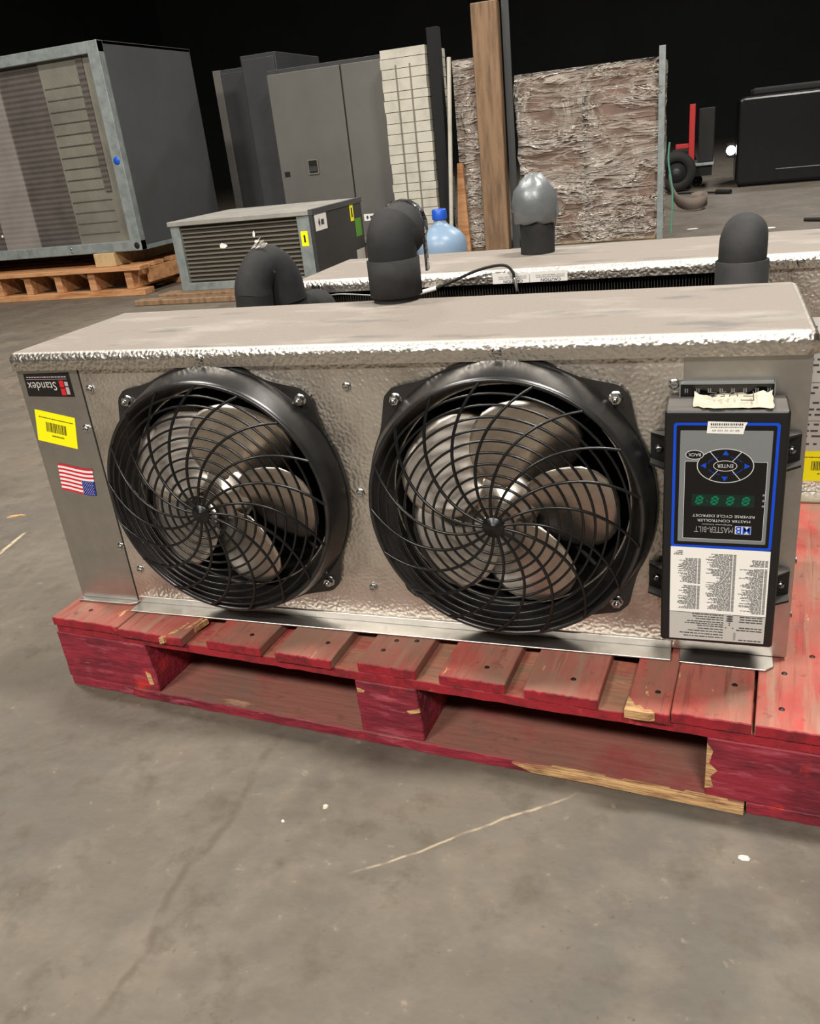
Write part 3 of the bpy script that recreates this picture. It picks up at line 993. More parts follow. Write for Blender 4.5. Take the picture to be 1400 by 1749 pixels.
def flag(parent):
    b = MB()
    NX, NS = 24, 13
    def P(s, t):
        # s 0..1 left to right, t 0..1 top to bottom
        x0 = 0.0285 + 0.0655 * s + (-0.0055) * t
        wob = -0.0052 * math.sin(s * PI * 1.05) * (1 if s < 0.5 else 1) * 0 + 0.0030 * math.cos(s * PI * 1.15 + 0.1)
        z = 0.3905 - 0.046 * t + wob - 0.003 * s - 0.001 * s * t
        return (x0, z)
    for k in range(NS):
        for i in range(NX):
            s0, s1 = i / NX, (i + 1) / NX
            t0, t1 = k / NS, (k + 1) / NS
            blue = s0 >= 0.599 and k >= 6
            mi = 2 if blue else (0 if k % 2 == 0 else 1)
            q = [P(s0, t0), P(s1, t0), P(s1, t1), P(s0, t1)]
            b.add([(p[0], YS - 0.0003, zl(p[1])) for p in q], [(0, 1, 2, 3)], mi)
    for r_ in range(9):
        for c_ in range(6 if r_ % 2 == 0 else 5):
            s = 0.63 + 0.062 * c_ + (0 if r_ % 2 == 0 else 0.031)
            t = 0.497 + 0.056 * r_
            p = P(s, t)
            q = [(p[0] + 0.00065 * math.sin(2 * PI * k / 5), p[1] + 0.00065 * math.cos(2 * PI * k / 5)) for k in range(5)]
            b.add([(p_[0], YS - 0.0005, zl(p_[1])) for p_ in q], [(0, 1, 2, 3, 4)], 1)
    return b.build('flag_sticker', ['flag_red', 'flag_white', 'flag_blue'], parent)
flag(uc)

# controller box -------------------------------------------------------------
CX0, CX1, CZ0, CZ1, CY0, CY1 = 0.969, 1.1005, zl(0.1965), zl(0.5015), -0.065, -0.004
b = MB()
b.box(CX0, CX1, CY0, CY1, CZ0, CZ1)
cc = b.build('controller_box', 'ctrl_case', uc, 0.0042, 4)
cc['label'] = 'black plastic controller with blue bordered keypad'
def rr_poly(x0, x1, z0, z1, r, n=5):
    out = []
    for (cx, cz, a0) in ((x1 - r, z0 + r, -90), (x1 - r, z1 - r, 0), (x0 + r, z1 - r, 90), (x0 + r, z0 + r, 180)):
        for k in range(n + 1):
            th = R(a0 + 90 * k / n)
            out.append((cx + r * math.cos(th), cz + r * math.sin(th)))
    return out
def frame(b, o_, i_, y, mi=0):
    n = len(o_)
    b.add([(p[0], y, p[1]) for p in o_] + [(p[0], y, p[1]) for p in i_], [(i, (i + 1) % n, n + (i + 1) % n, n + i) for i in range(n)], mi)
YF = CY0 - 0.0003
b = MB(); frame(b, rr_poly(0.979, 1.0907, zl(0.3305), zl(0.4875), 0.0035), rr_poly(0.9822, 1.0875, zl(0.3340), zl(0.4845), 0.0022), YF)
b.build('blue_border', 'blue', cc)
b = MB(); b.add([(p[0], YF, p[1]) for p in rr_poly(0.9822, 1.0875, zl(0.3340), zl(0.4845), 0.0022)], [tuple(range(24))])
b.build('face_plate', 'ctrl_black', cc)
b = MB(); b.add([(p[0], YF - 0.0002, p[1]) for p in rr_poly(0.9865, 1.0838, zl(0.3385), zl(0.4785), 0.001)], [tuple(range(24))])
b.build('grey_field', 'ctrl_grey', cc)
b = MB(); b.add([(p[0], YF - 0.0004, p[1]) for p in rr_poly(0.9925, 1.0800, zl(0.3433), zl(0.4412), 0.0012)], [tuple(range(24))])
b.build('display_field', 'ctrl_black', cc)
b = MB(); frame(b, rr_poly(0.9921, 1.0804, zl(0.3429), zl(0.4416), 0.0012), rr_poly(0.9926, 1.0799, zl(0.3434), zl(0.4411), 0.0012), YF - 0.0005)
b.build('display_outline', 'ctrl_white', cc)
def ell(cx, cz, a, bb, n=48):
    return [(cx + a * math.cos(2 * PI * k / n), cz + bb * math.sin(2 * PI * k / n)) for k in range(n)]
EX, EZ = 1.0358, zl(0.4365)
kp = MB()
kp.add([(p[0], YF - 0.0007, p[1]) for p in ell(EX, EZ, 0.0300, 0.0205)], [tuple(range(48))])
kp = kp.build('keypad', 'ctrl_black', cc)
b = MB()
frame(b, ell(EX, EZ, 0.0305, 0.0210), ell(EX, EZ, 0.0296, 0.0201), YF - 0.0009)
frame(b, ell(EX, EZ, 0.0128, 0.0066), ell(EX, EZ, 0.0121, 0.0059), YF - 0.0011)
for sx in (-1, 1):
    for sz in (-1, 1):
        p0 = Vector((EX + sx * 0.0075, EZ + sz * 0.0055)); p1 = Vector((EX + sx * 0.0170, EZ + sz * 0.0172))
        d = (p1 - p0).normalized() * 0.0004
        nn = Vector((-d.y, d.x))
        b.add([(q.x, YF - 0.0010, q.y) for q in (p0 - nn, p1 - nn, p1 + nn, p0 + nn)], [(0, 1, 2, 3)])
BX, BZ = 1.0025, zl(0.4495)
frame(b, ell(BX, BZ, 0.0100, 0.0058), ell(BX, BZ, 0.0092, 0.0050), YF - 0.0011)
b.build('key_outline', 'ctrl_white', cc)
b = MB(); b.add([(p[0], YF - 0.0009, p[1]) for p in ell(BX, BZ, 0.0094, 0.0052)], [tuple(range(48))])
b.build('back_key', 'ctrl_black', cc)
text_part('lettering', 'BACK', 0.0045, 'ctrl_white', cc, BX, YF - 0.0012, BZ, True, wid=0.0135, height=0.0036)
text_part('lettering', 'ENTER', 0.0045, 'ctrl_white', cc, EX, YF - 0.0012, EZ, True, wid=0.0170, height=0.0042)
b = MB()
for (dx, dz, a) in ((0, 0.0150, 0), (0, -0.0150, 180), (-0.0225, 0, 90), (0.0225, 0, -90)):
    tri = []
    for k in range(3):
        th = R(90 + 120 * k + a)
        tri.append((EX + dx + 0.0040 * math.cos(th), YF - 0.0010, EZ + dz + 0.0040 * math.sin(th)))
    b.add(tri, [(0, 1, 2)])
for k in range(48):
    th0, th1 = 2 * PI * k / 48, 2 * PI * (k + 0.999) / 48
    dg = (math.degrees(th0) % 90)
    if 22 < dg < 68:
        b.add([(EX + r_ * 0.0195 * math.cos(t_), YF - 0.0010, EZ + r_ * 0.0115 * math.sin(t_)) for r_, t_ in ((1, th0), (1, th1), (0.965, th1), (0.965, th0))], [(0, 1, 2, 3)])
b.build('arrow_mark', 'blue', cc)
# seven segment digits
b = MB()
b.add([(p[0], YF - 0.0006, p[1]) for p in rr_poly(1.0010, 1.0690, zl(0.3855), zl(0.4010), 0.0008)], [tuple(range(24))])
b.build('display_window', 'led_back', cc)
b = MB()
SEG = [(-1, 1, 1, 1), (-1, 0, 1, 0), (-1, -1, 1, -1), (-1, 0, -1, 1), (1, 0, 1, 1), (-1, -1, -1, 0), (1, -1, 1, 0)]
for i in range(4):
    cx = 1.0095 + i * 0.0168
    cz = zl(0.3933)
    for (a0, b0, a1, b1) in SEG:
        p0 = Vector((cx + a0 * 0.0028 + b0 * 0.0008, cz + b0 * 0.0043)); p1 = Vector((cx + a1 * 0.0028 + b1 * 0.0008, cz + b1 * 0.0043))
        d = (p1 - p0).normalized()
        nn = Vector((-d.y, d.x)) * 0.00125
        p0 += d * 0.0005; p1 -= d * 0.0005
        b.add([(q.x, YF - 0.0008, q.y) for q in (p0 - nn, p1 - nn, p1 + nn, p0 + nn)], [(0, 1, 2, 3)])
b.box(1.0175, 1.0185, YF - 0.0008, YF - 0.0007, zl(0.3915), zl(0.3925))
b.build('display_digit', 'led', cc)
for z in (0.4010, 0.3940, 0.3872):
    MB().revolve([(0.0001, -0.0013), (0.0012, -0.0010), (0.0016, 0)], 12, 'y', c=(1.0785, YF - 0.0004, zl(z))).build('indicator_lamp', 'dot', cc)
text_part('lettering', 'REVERSE CYCLE DEFROST', 0.0045, 'ctrl_white', cc, 1.0365, YF - 0.0007, zl(0.3735), True, wid=0.068, height=0.0032)
text_part('lettering', 'MASTER CONTROLLER', 0.0045, 'ctrl_white', cc, 1.0370, YF - 0.0007, zl(0.3675), True, wid=0.058, height=0.0032)
text_part('lettering', 'Refrigeration Solutions', 0.003, 'ctrl_white', cc, 1.0300, YF - 0.0007, zl(0.3625), True, wid=0.033, height=0.0018)
text_part('lettering', 'MASTER-BILT', 0.008, 'ctrl_white', cc, 1.0265, YF - 0.0007, zl(0.3555), True, wid=0.043, height=0.0078)
text_part('lettering', 'MASTER-BILT', 0.008, 'ctrl_black', cc, 1.0265, YF - 0.0009, zl(0.3555), True, wid=0.043, height=0.0078, bold=-0.00022)
b = MB(); b.box(1.0500, 1.0675, YF - 0.0006, YF - 0.0005, zl(0.3510), zl(0.3612)); b.build('logo_field', 'ctrl_white', cc)
text_part('lettering', 'MB', 0.010, 'blue', cc, 1.0588, YF - 0.0008, zl(0.3561), True, wid=0.0165, height=0.0094, bold=0.0001)
# small white sticker over the border
st_ = MB(); st_.add([(p[0], YF - 0.0008, p[1]) for p in [(1.0145, zl(0.4755)), (1.0530, zl(0.4745)), (1.0545, zl(0.4830)), (1.0568, zl(0.4885)), (1.0155, zl(0.4895))]], [(0, 1, 2, 3, 4)])
st_ = st_.build('part_sticker', 'white_p', cc)
text_part('lettering', 'EP-10 10 103 43', 0.003, 'ink_soft', cc, 1.0345, YF - 0.0010, zl(0.4788), True, wid=0.028, height=0.0022)
b = MB(); rd = rng(9)
for (z0, z1) in ((0.4822, 0.4832), (0.4848, 0.4872)):
    x = 1.0185
    while x < 1.0520:
        w_ = rd.uniform(0.0006, 0.0018)
        b.box(x, x + w_, YF - 0.0010, YF - 0.0009, zl(z0), zl(z1)); x += w_ + 0.0007
b.build('fine_print', 'ink_soft', cc)
# instruction sheet: white upper part, grey lower part, columns of fine print standing on their heads
YI = YF - 0.0003
b = MB(); b.add([(0.9795, YI, zl(0.2410)), (1.0905, YI, zl(0.2410)), (1.0905, YI, zl(0.3300)), (0.9790, YI, zl(0.3312))], [(0, 1, 2, 3)])
b.build('instruction_sheet', 'white_p', cc)
b = MB(); b.add([(0.9800, YI, zl(0.2015)), (1.0900, YI, zl(0.2030)), (1.0905, YI, zl(0.2408)), (0.9795, YI, zl(0.2408))], [(0, 1, 2, 3)])
b.build('instruction_sheet', 'grey_p', cc)
b = MB(); rd = rng(31)
YP = YI - 0.0003
def print_block(xr, wmin, wmax, z0, z1, pitch, key=0.0):
    z = z0
    while z < z1:
        w_ = rd.uniform(wmin, wmax)
        x = xr - key
        if key:
            b.box(xr - key * 0.75, xr, YP, YP + 0.0001, zl(z), zl(z + pitch * 0.55))
        end = xr - key - w_
        while x > end:
            l_ = min(rd.uniform(0.0015, 0.006), x - end)
            b.box(x - l_, x, YP, YP + 0.0001, zl(z), zl(z + pitch * 0.55))
            x -= l_ + 0.0007
        z += pitch
print_block(1.0885, 0.010, 0.028, 0.2445, 0.3060, 0.00145, 0.004)
print_block(1.0885, 0.012, 0.016, 0.3090, 0.3180, 0.00155, 0.004)
print_block(1.0535, 0.012, 0.030, 0.2460, 0.3235, 0.00145, 0.004)
print_block(1.0140, 0.010, 0.022, 0.2460, 0.2780, 0.00145, 0.004)
print_block(1.0140, 0.010, 0.022, 0.2820, 0.3160, 0.00145, 0.004)
print_block(0.9930, 0.006, 0.010, 0.3205, 0.3270, 0.0022)
b.box(0.9797, 1.0903, YP, YP + 0.0001, zl(0.2405), zl(0.2409))
for z in (0.2065, 0.2105, 0.2145, 0.2182, 0.2222, 0.2252, 0.2282, 0.2320, 0.2352, 0.2385):
    w_ = rd.uniform(0.028, 0.055)
    x = 1.0430
    while x > 1.0430 - w_:
        l_ = rd.uniform(0.002, 0.007)
        b.box(x - l_, x, YP, YP + 0.0001, zl(z), zl(z + 0.0013)); x -= l_ + 0.0009
for z in (0.2050, 0.2190, 0.2225, 0.2310, 0.2345, 0.2380):
    x = 1.0870
    while x > 1.0610:
        l_ = rd.uniform(0.003, 0.007)
        b.box(x - l_, x, YP, YP + 0.0001, zl(z), zl(z + 0.0015)); x -= l_ + 0.0009
for z in (0.2322, 0.2353, 0.2384):
    b.add([(p[0], YP, p[1]) for p in ell(1.0500, zl(z), 0.0040, 0.0013, 16)], [tuple(range(16))])
for (x, z, a) in ((1.0500, 0.2262, 90), (1.0500, 0.2288, -90), (1.0460, 0.2222, 0), (1.0540, 0.2222, 180)):
    b.add([(x + 0.0016 * math.cos(R(a + 120 * k)), YP, zl(z) + 0.0012 * math.sin(R(a + 120 * k))) for k in range(3)], [(0, 1, 2)])
for k in range(4):
    frame(b, ell(1.0565, zl(0.2065 + 0.0028 * k), 0.0014, 0.0012, 12), ell(1.0565, zl(0.2065 + 0.0028 * k), 0.0010, 0.0008, 12), YP)
b.build('fine_print', 'ink_soft', cc)
# mounting ears with cross-head screws
def pan_head():
    b = MB()
    b.revolve([(0.0001, -0.0042), (0.003, -0.0038), (0.0050, -0.0018), (0.0054, 0.0)], 18, 'y')
    b.box(-0.003, 0.003, -0.0043, -0.0038, -0.0005, 0.0005, 1)
    b.box(-0.0005, 0.0005, -0.0043, -0.0038, -0.003, 0.003, 1)
    return b.mesh('pan_head_screw', ['zinc', 'seam'])
PAN = pan_head()
for (s, zc) in ((-1, 0.434), (1, 0.434), (-1, 0.254), (1, 0.254)):
    xa = CX0 + 0.002 if s < 0 else CX1 - 0.002
    xb = xa + s * 0.0205
    z = zl(zc)
    b = MB()
    b.prism([(xa, z - 0.021), (xb, z - 0.013), (xb, z + 0.021), (xa, z + 0.021)], -0.006, -0.0013, 'y')
    b.prism([(xa, z - 0.023), (xb, z - 0.015), (xb, z - 0.012), (xa, z - 0.020)], -0.022, -0.0013, 'y')
    b.add([(xa, -0.030, z + 0.024), (xa, -0.006, z + 0.024), (xb, -0.006, z + 0.021), (xa, -0.030, z + 0.021), (xa, -0.006, z + 0.0205), (xb, -0.006, z + 0.0185)],
          [(0, 1, 2), (3, 5, 4), (0, 2, 5, 3), (0, 3, 4, 1), (1, 4, 5, 2)])
    b.build('mounting_ear', 'ctrl_case', cc)
    link('screw', PAN, cc, loc=(xa + s * 0.0105, -0.0062, z))
# terminal strip above the box
b = MB()
tx0, tx1, tz0, tz1 = 0.984, 1.085, zl(0.488), zl(0.5165)
b.box(tx0, tx1, -0.012, -0.0012, tz0, tz1)
ts = b.build('terminal_strip', 'ctrl_black', uc, 0.0006, 1)
b = MB()
b.box(tx0 - 0.0008, tx1 + 0.0008, -0.0128, -0.0012, tz1, tz1 + 0.0010)
b.box(tx0 - 0.0016, tx0 - 0.0002, -0.0130, -0.0012, tz0, tz1 + 0.0010)
b.box(tx1 + 0.0002, tx1 + 0.0016, -0.0130, -0.0012, tz0, tz1 + 0.0010)
b.build('strip_rim', 'ctrl_grey', ts)
for k in range(8):
    x = tx0 + 0.006 + k * 0.0128
    b = MB()
    b.box(x - 0.0016, x - 0.0004, -0.0127, -0.0119, tz1 - 0.010, tz1 - 0.005)
    b.box(x + 0.0008, x + 0.0020, -0.0127, -0.0119, tz1 - 0.010, tz1 - 0.005)
    b.build('terminal', 'ctrl_grey', ts)
# torn masking tape with handwriting, crumpled over the controller's top
def tape():
    rd = rng(77)
    NX, NY = 16, 7
    b = MB()
    g = []
    for i in range(NX + 1):
        s = i / NX
        x = 0.9985 + 0.085 * s
        row = []
        yb = -0.016 - 0.006 * math.sin(s * 9) + rd.uniform(-0.003, 0.003)
        yf = CY0 + 0.001 + (0.008 if s < 0.1 else 0.0) + rd.uniform(-0.0, 0.003)
        for j in range(NY + 1):
            t = j / NY
            y = yf + (yb - yf) * t
            fold = 0.0030 * abs(math.sin(s * 14 + t * 2.5)) + 0.0055 * max(0, math.sin(s * 6.0 + 2.2)) * t
            z = CZ1 + 0.0012 + fold * (0.35 + 0.65 * t) + rd.uniform(0, 0.0010)
            row.append((x + rd.uniform(-0.0012, 0.0012), y, z))
        g.append(row)
    vs_ = [p for r_ in g for p in r_]
    fs = []
    for i in range(NX):
        for j in range(NY):
            a = i * (NY + 1) + j
            fs.append((a, a + NY + 1, a + NY + 2, a + 1))
    b.add(vs_, fs)
    return b.build('masking_tape', 'mask_tape', uc, solid=0.0004)
tp = tape()
b = MB()
def stroke(pts, r=0.0006):
    b.tube([(1.0035 + 0.075 * (1 - u), CY0 + 0.008 + 0.032 * (1 - v), CZ1 + 0.0085 + 0.004 * (1 - v)) for u, v in pts], r, 5)
stroke([(0.22, 0.95), (0.22, 0.2)]); stroke([(0.22, 0.95), (0.40, 0.92)]); stroke([(0.22, 0.6), (0.36, 0.58)])
stroke([(0.44, 0.6), (0.45, 0.3), (0.50, 0.22), (0.54, 0.3), (0.55, 0.6)])
stroke([(0.68, 0.62), (0.62, 0.58), (0.63, 0.45), (0.68, 0.35), (0.66, 0.24), (0.60, 0.22)])
stroke([(0.73, 0.45), (0.83, 0.48), (0.80, 0.64), (0.74, 0.58), (0.74, 0.32), (0.84, 0.24)])
b.build('handwriting', 'ink_soft', tp)

# insulated drain pipe on the top of the front cooler -------------------------
def arc_pts(c, r, a0, a1, dirv, n=10):
    """quarter bend in the plane of +z and dirv, starting straight up at c"""
    d = Vector(dirv).normalized()
    out = []
    for k in range(n + 1):
        a = R(a0 + (a1 - a0) * k / n)
        out.append(Vector(c) + d * (r - r * math.cos(a)) + Vector((0, 0, 1)) * (r * math.sin(a)))
    return out
PC = Vector((0.5425, 0.262, H2 + 0.006))
b = MB()
b.tube([PC + Vector((0, 0, -0.012)), PC + Vector((0, 0, 0.014))], 0.0365, 28)
dp = b.build('drain_pipe', 'foam', uc)
b = MB()
b.tube([PC + Vector((0, 0, 0.008)), PC + Vector((0.0, 0, 0.0085)), PC + Vector((0, 0, 0.064)), PC + Vector((0, 0, 0.0645))], [0.0395, 0.0415, 0.0415, 0.040], 32)
b.build('pipe_sleeve', 'foam', dp)
b = MB()
dv = (0.16, 0.99, 0)
pts = [PC + Vector((0, 0, 0.058)), PC + Vector((0.0, 0, 0.070))] + arc_pts(PC + Vector((0, 0, 0.080)), 0.030, 0, 62, dv, 5)
b.tube(pts, [0.0385] * 2 + [0.0392] * 6, 28)
b.build('pipe_elbow', 'foam', dp)
b = MB()
dvn = Vector(dv).normalized()
e0 = PC + Vector((0, 0, 0.093)) + dvn * 0.004
e1 = PC + Vector((0, 0, 0.106)) + dvn * 0.05
b.tube([e0 - dvn * 0.012 - Vector((0, 0, 0.004)), e0, e0 * 0.5 + e1 * 0.5, e1], [0.030, 0.0405, 0.041, 0.0395], 24)
b.build('pipe_elbow', 'foam', dp)
b = MB()
b.tube([e1 - dvn * 0.012, e1, e1 + dvn * 0.003], [0.0412, 0.0414, 0.028], 18)
b.prism([(0.0, -0.03), (0.012, -0.028), (0.008, 0.02), (0.0, 0.026)], -0.002, 0.002, 'x')
for i in range(len(b.v) - 8, len(b.v)):
    v = b.v[i]
    b.v[i] = (e1.x + 0.036 + v[0], e1.y - 0.02 + v[1], e1.z - 0.038 + v[2])
b.build('foil_tape', 'foil', dp)

# ------------------------------------------------------------------ second cooler behind
X2, Y2 = 0.222, 0.556
uc2 = empty('unit_cooler', (X2, Y2, ZB))
tag(uc2, 'silver unit cooler behind the twin fan one, its dark coil side facing the gap', 'unit cooler')
W2, D2 = 1.14, 0.285
top_pan(-0.004, W2 + 0.005, -0.008, D2, H1 + 0.002, H2, (0.462, 0.14), 0.004, 'top_cover', 'stucco_top', uc2)
b = MB()
b.box(0.001, 0.0025, 0.002, D2 - 0.002, 0.004, H1)
b.box(W2 - 0.0025, W2 - 0.001, 0.002, D2 - 0.002, 0.004, H1)
b.box(0.001, W2 - 0.001, -0.03, D2 - 0.002, 0.001, 0.0035)
b.box(0.001, W2 - 0.001, D2 - 0.004, D2 - 0.0025, 0.004, H1)
b.build('casing', 'galv', uc2)
box_part('coil', 'coil', uc2, 0.058, 0.8555, 0.012, 0.09, 0.004, H1 - 0.001)
b = MB()
for k in range(150):
    x = 0.060 + 0.0053 * k
    b.box(x, x + 0.0009, 0.003, 0.012, 0.006, H1 - 0.002)
fins = b.build('coil_fins', 'fin_dark', uc2)
fins['kind'] = 'stuff'
box_part('end_panel', 'stucco', uc2, 0.0, 0.056, 0.0, 0.0015, 0.004, H1 + 0.01)
box_part('end_panel', 'stucco', uc2, 0.8575, W2, -0.001, 0.0015, 0.004, H1 + 0.01)
for (x, z) in ((0.043, 0.421), (0.930, 0.4185)):
    link('screw', SCREW, uc2, loc=(x, -0.0086, z))
# clip and sensor cable
b = MB()
b.tube([(0.058, -0.012, 0.424), (0.061, -0.015, 0.410), (0.060, -0.017, 0.395), (0.062, -0.013, 0.385)], [0.006, 0.0065, 0.006, 0.004], 10)
b.build('cable_clip', 'foil', uc2)
def smooth_path(ctrl, n=8):
    P_ = [Vector(c) for c in ctrl]
    out = []
    for i in range(len(P_) - 1):
        p0, p1, p2, p3 = P_[max(i - 1, 0)], P_[i], P_[i + 1], P_[min(i + 2, len(P_) - 1)]
        for k in range(n):
            t = k / n
            out.append(0.5 * ((2 * p1) + (-p0 + p2) * t + (2 * p0 - 5 * p1 + 4 * p2 - p3) * t * t + (-p0 + 3 * p1 - 3 * p2 + p3) * t ** 3))
    out.append(P_[-1])
    return out
b = MB()
b.tube(smooth_path([(0.064, -0.016, 0.402), (0.10, -0.020, 0.406), (0.16, -0.022, 0.402), (0.22, -0.024, 0.396), (0.268, -0.026, 0.402)]), 0.0016, 6)
cb = b.build('sensor_cable', 'galv_dull', uc2)
MB().tube([(0.268, -0.026, 0.402), (0.302, -0.025, 0.409)], 0.0042, 10).build('crimp_sleeve', 'white_p', cb)
MB().tube(smooth_path([(0.302, -0.025, 0.409), (0.34, -0.024, 0.422), (0.38, -0.022, 0.436), (0.415, -0.021, 0.443), (0.437, -0.021, 0.442), (0.449, -0.021, 0.430), (0.4505, -0.021, 0.418)]), 0.0027, 8).build('probe_lead', 'rubber', cb)
MB().tube([(0.4505, -0.021, 0.420), (0.452, -0.021, 0.418), (0.455, -0.021, 0.396)], [0.0026, 0.0034, 0.0028], 10).build('probe_tip', 'galv', cb)
# caution labels
for k, (x0, x1) in enumerate(((0.408, 0.4765), (0.4775, 0.546))):
    yl = -0.0098
    lb = MB().add([(x0, yl, 0.4085), (x1, yl, 0.4085), (x1, yl, 0.4275), (x0, yl, 0.4275)], [(0, 1, 2, 3)]).build('caution_label', 'white_p', uc2)
    cx = (x0 + x1) / 2
    text_part('lettering', 'CAUTION', 0.007, 'ink', lb, cx + 0.004, yl - 0.0004, 0.4118, True, wid=0.036, height=0.0052, bold=0.0001)
    text_part('lettering', 'HAZARDOUS MOVING PARTS', 0.003, 'ink_soft', lb, cx + 0.003, yl - 0.0004, 0.4170, True, wid=0.052, height=0.0023)
    text_part('lettering', 'DO NOT OPERATE UNIT WITH', 0.003, 'ink_soft', lb, cx + 0.003, yl - 0.0004, 0.4205, True, wid=0.052, height=0.0023)
# rating plate and labels on the right end panel
rp = MB().add([(0.955, -0.0014, 0.082), (1.075, -0.0014, 0.082), (1.075, -0.0014, 0.262), (0.950, -0.0014, 0.262)], [(0, 1, 2, 3)]).build('rating_plate', 'grey_p', uc2)
b = MB(); rd = rng(51)
for z in [0.25, 0.24, 0.228, 0.2, 0.19, 0.172, 0.16, 0.150, 0.132, 0.12, 0.11, 0.095]:
    x = 0.958
    while x < 1.06:
        l_ = rd.uniform(0.004, 0.015)
        b.box(x, x + l_, -0.0018, -0.0016, z, z + 0.0035); x += l_ + rd.uniform(0.002, 0.008)
b.box(0.952, 1.073, -0.0018, -0.0016, 0.2100, 0.2110); b.box(0.952, 1.073, -0.0018, -0.0016, 0.1400, 0.1408)
b.build('fine_print', 'ink_soft', rp)
wp = MB().add([(0.948, -0.0014, 0.290), (1.075, -0.0014, 0.290), (1.075, -0.0014, 0.325), (0.948, -0.0014, 0.325)], [(0, 1, 2, 3)]).build('serial_label', 'white_p', uc2)
b = MB(); b.box(0.955, 0.965, -0.0018, -0.0016, 0.297, 0.310); b.box(0.97, 1.06, -0.0018, -0.0016, 0.314, 0.317); b.build('fine_print', 'ink_soft', wp)
barcode_label(uc2, (0.997, 0.054), 0, 0.085, 0.058, -0.0014, 23)
box_part('flange', 'galv', uc2, 0.90, W2, -0.045, 0.0, 0.0, 0.0028)
# taped pipe stub on its top
G = Vector((0.684 - X2, 0.716 - Y2, H2 + 0.003))
tpipe = MB().tube([G + Vector((0, 0, -0.006)), G + Vector((0.001, 0, 0.075))], [0.0335, 0.0345], 26).build('drain_pipe', 'foam', uc2)
def taped_cap():
    rd = rng(15)
    b = MB()
    prof = [(0.0355, 0.055), (0.0410, 0.060), (0.0430, 0.082), (0.0440, 0.100), (0.0405, 0.117), (0.030, 0.133), (0.015, 0.146), (0.003, 0.150)]
    n = 18
    vs_ = []
    for k, (r_, h) in enumerate(prof):
        for j in range(n):
            th = 2 * PI * (j + 0.4 * (k % 2)) / n
            rj = r_ * (1 + rd.uniform(-0.05, 0.05))
            vs_.append((G.x - 0.004 * (h / 0.15) + rj * math.cos(th), G.y + rj * math.sin(th), G.z + h + rd.uniform(-0.004, 0.004) + (0.006 * math.cos(th + 2) if k < 2 else 0)))
    fs = []
    for k in range(len(prof) - 1):
        for j in range(n):
            j2 = (j + 1) % n
            fs.append((k * n + j, k * n + j2, (k + 1) * n + j2, (k + 1) * n + j))
    fs.append(tuple(range((len(prof) - 1) * n, len(prof) * n)))
    b.add(vs_, fs, 0, True)
    b.prism([(G.x - 0.046, G.z + 0.085), (G.x - 0.036, G.z + 0.07), (G.x - 0.036, G.z + 0.108)], G.y - 0.012, G.y - 0.010, 'y')
    b.prism([(G.x + 0.042, G.z + 0.068), (G.x + 0.046, G.z + 0.074), (G.x + 0.043, G.z + 0.108), (G.x + 0.034, G.z + 0.104)], G.y - 0.008, G.y - 0.006, 'y')
    return b.build('tape_wrap', 'duct', tpipe)
taped_cap()

# black insulated line bends standing in the gap ------------------------------
p1 = empty('insulated_pipe', (0.2100, 0.400, ZB))
tag(p1, 'black foam insulated return bend with wrap film at the left of the gap', 'pipe', 'black insulated pipes in the gap')
zz = 0.427
b = MB()
b.tube([(0, 0, 0.0), (0, 0, zz - 0.01), (0.002, 0.0, zz + 0.012)], 0.0360, 26)
b.build('left_leg', 'foam', p1)
b = MB()
b.tube(smooth_path([(0.001, 0, zz + 0.006), (0.004, 0.006, zz + 0.030), (0.018, 0.022, zz + 0.056), (0.030, 0.036, zz + 0.052), (0.040, 0.046, zz + 0.026), (0.043, 0.050, zz - 0.012)], 6), 0.0365, 26)
b.build('bend', 'foam', p1)
MB().tube([(0.043, 0.052, 0.0), (0.043, 0.052, zz - 0.004)], 0.0350, 26).build('right_leg', 'foam', p1)
MB().tube(smooth_path([(0.065, 0.085, zz - 0.030), (0.085, 0.095, zz - 0.026), (0.098, 0.098, zz - 0.05), (0.10, 0.098, zz - 0.12)], 5), 0.024, 20).build('stub', 'foam', p1)
b = MB()
rd = rng(8)
for k in range(3):
    a = rd.uniform(-0.6, 0.6)
    base = Vector((0.020, 0.012, zz + 0.094))
    b.add([base + Vector((-0.014 + 0.01 * k, -0.006, -0.004)), base + Vector((-0.002 + 0.01 * k, -0.008, -0.001)), base + Vector((0.010 + 0.006 * k, -0.004, 0.016 - 0.006 * k)), base + Vector((0.002 + 0.004 * k, 0.0, 0.012 - 0.003 * k))], [(0, 1, 2, 3)])
b.build('film_scrap', 'wrap', p1)

p2 = empty('insulated_pipe', (1.056, 0.385, ZB))
tag(p2, 'black foam insulated pipe elbow with square cut sleeve at the right of the gap', 'pipe', 'black insulated pipes in the gap')
MB().tube([(0, 0, 0.0), (0, 0, 0.452), (0, 0, 0.453)], [0.0385, 0.0385, 0.037], 30).build('pipe_sleeve', 'foam', p2)
b = MB()
b.tube([(0, 0, 0.40), (0, 0, 0.455)] + arc_pts((0, 0, 0.456), 0.022, 0, 88, (0.06, 1, 0), 8) + [(0.004, 0.075, 0.4785)], 0.0345, 30)
b.build('pipe_elbow', 'foam', p2)

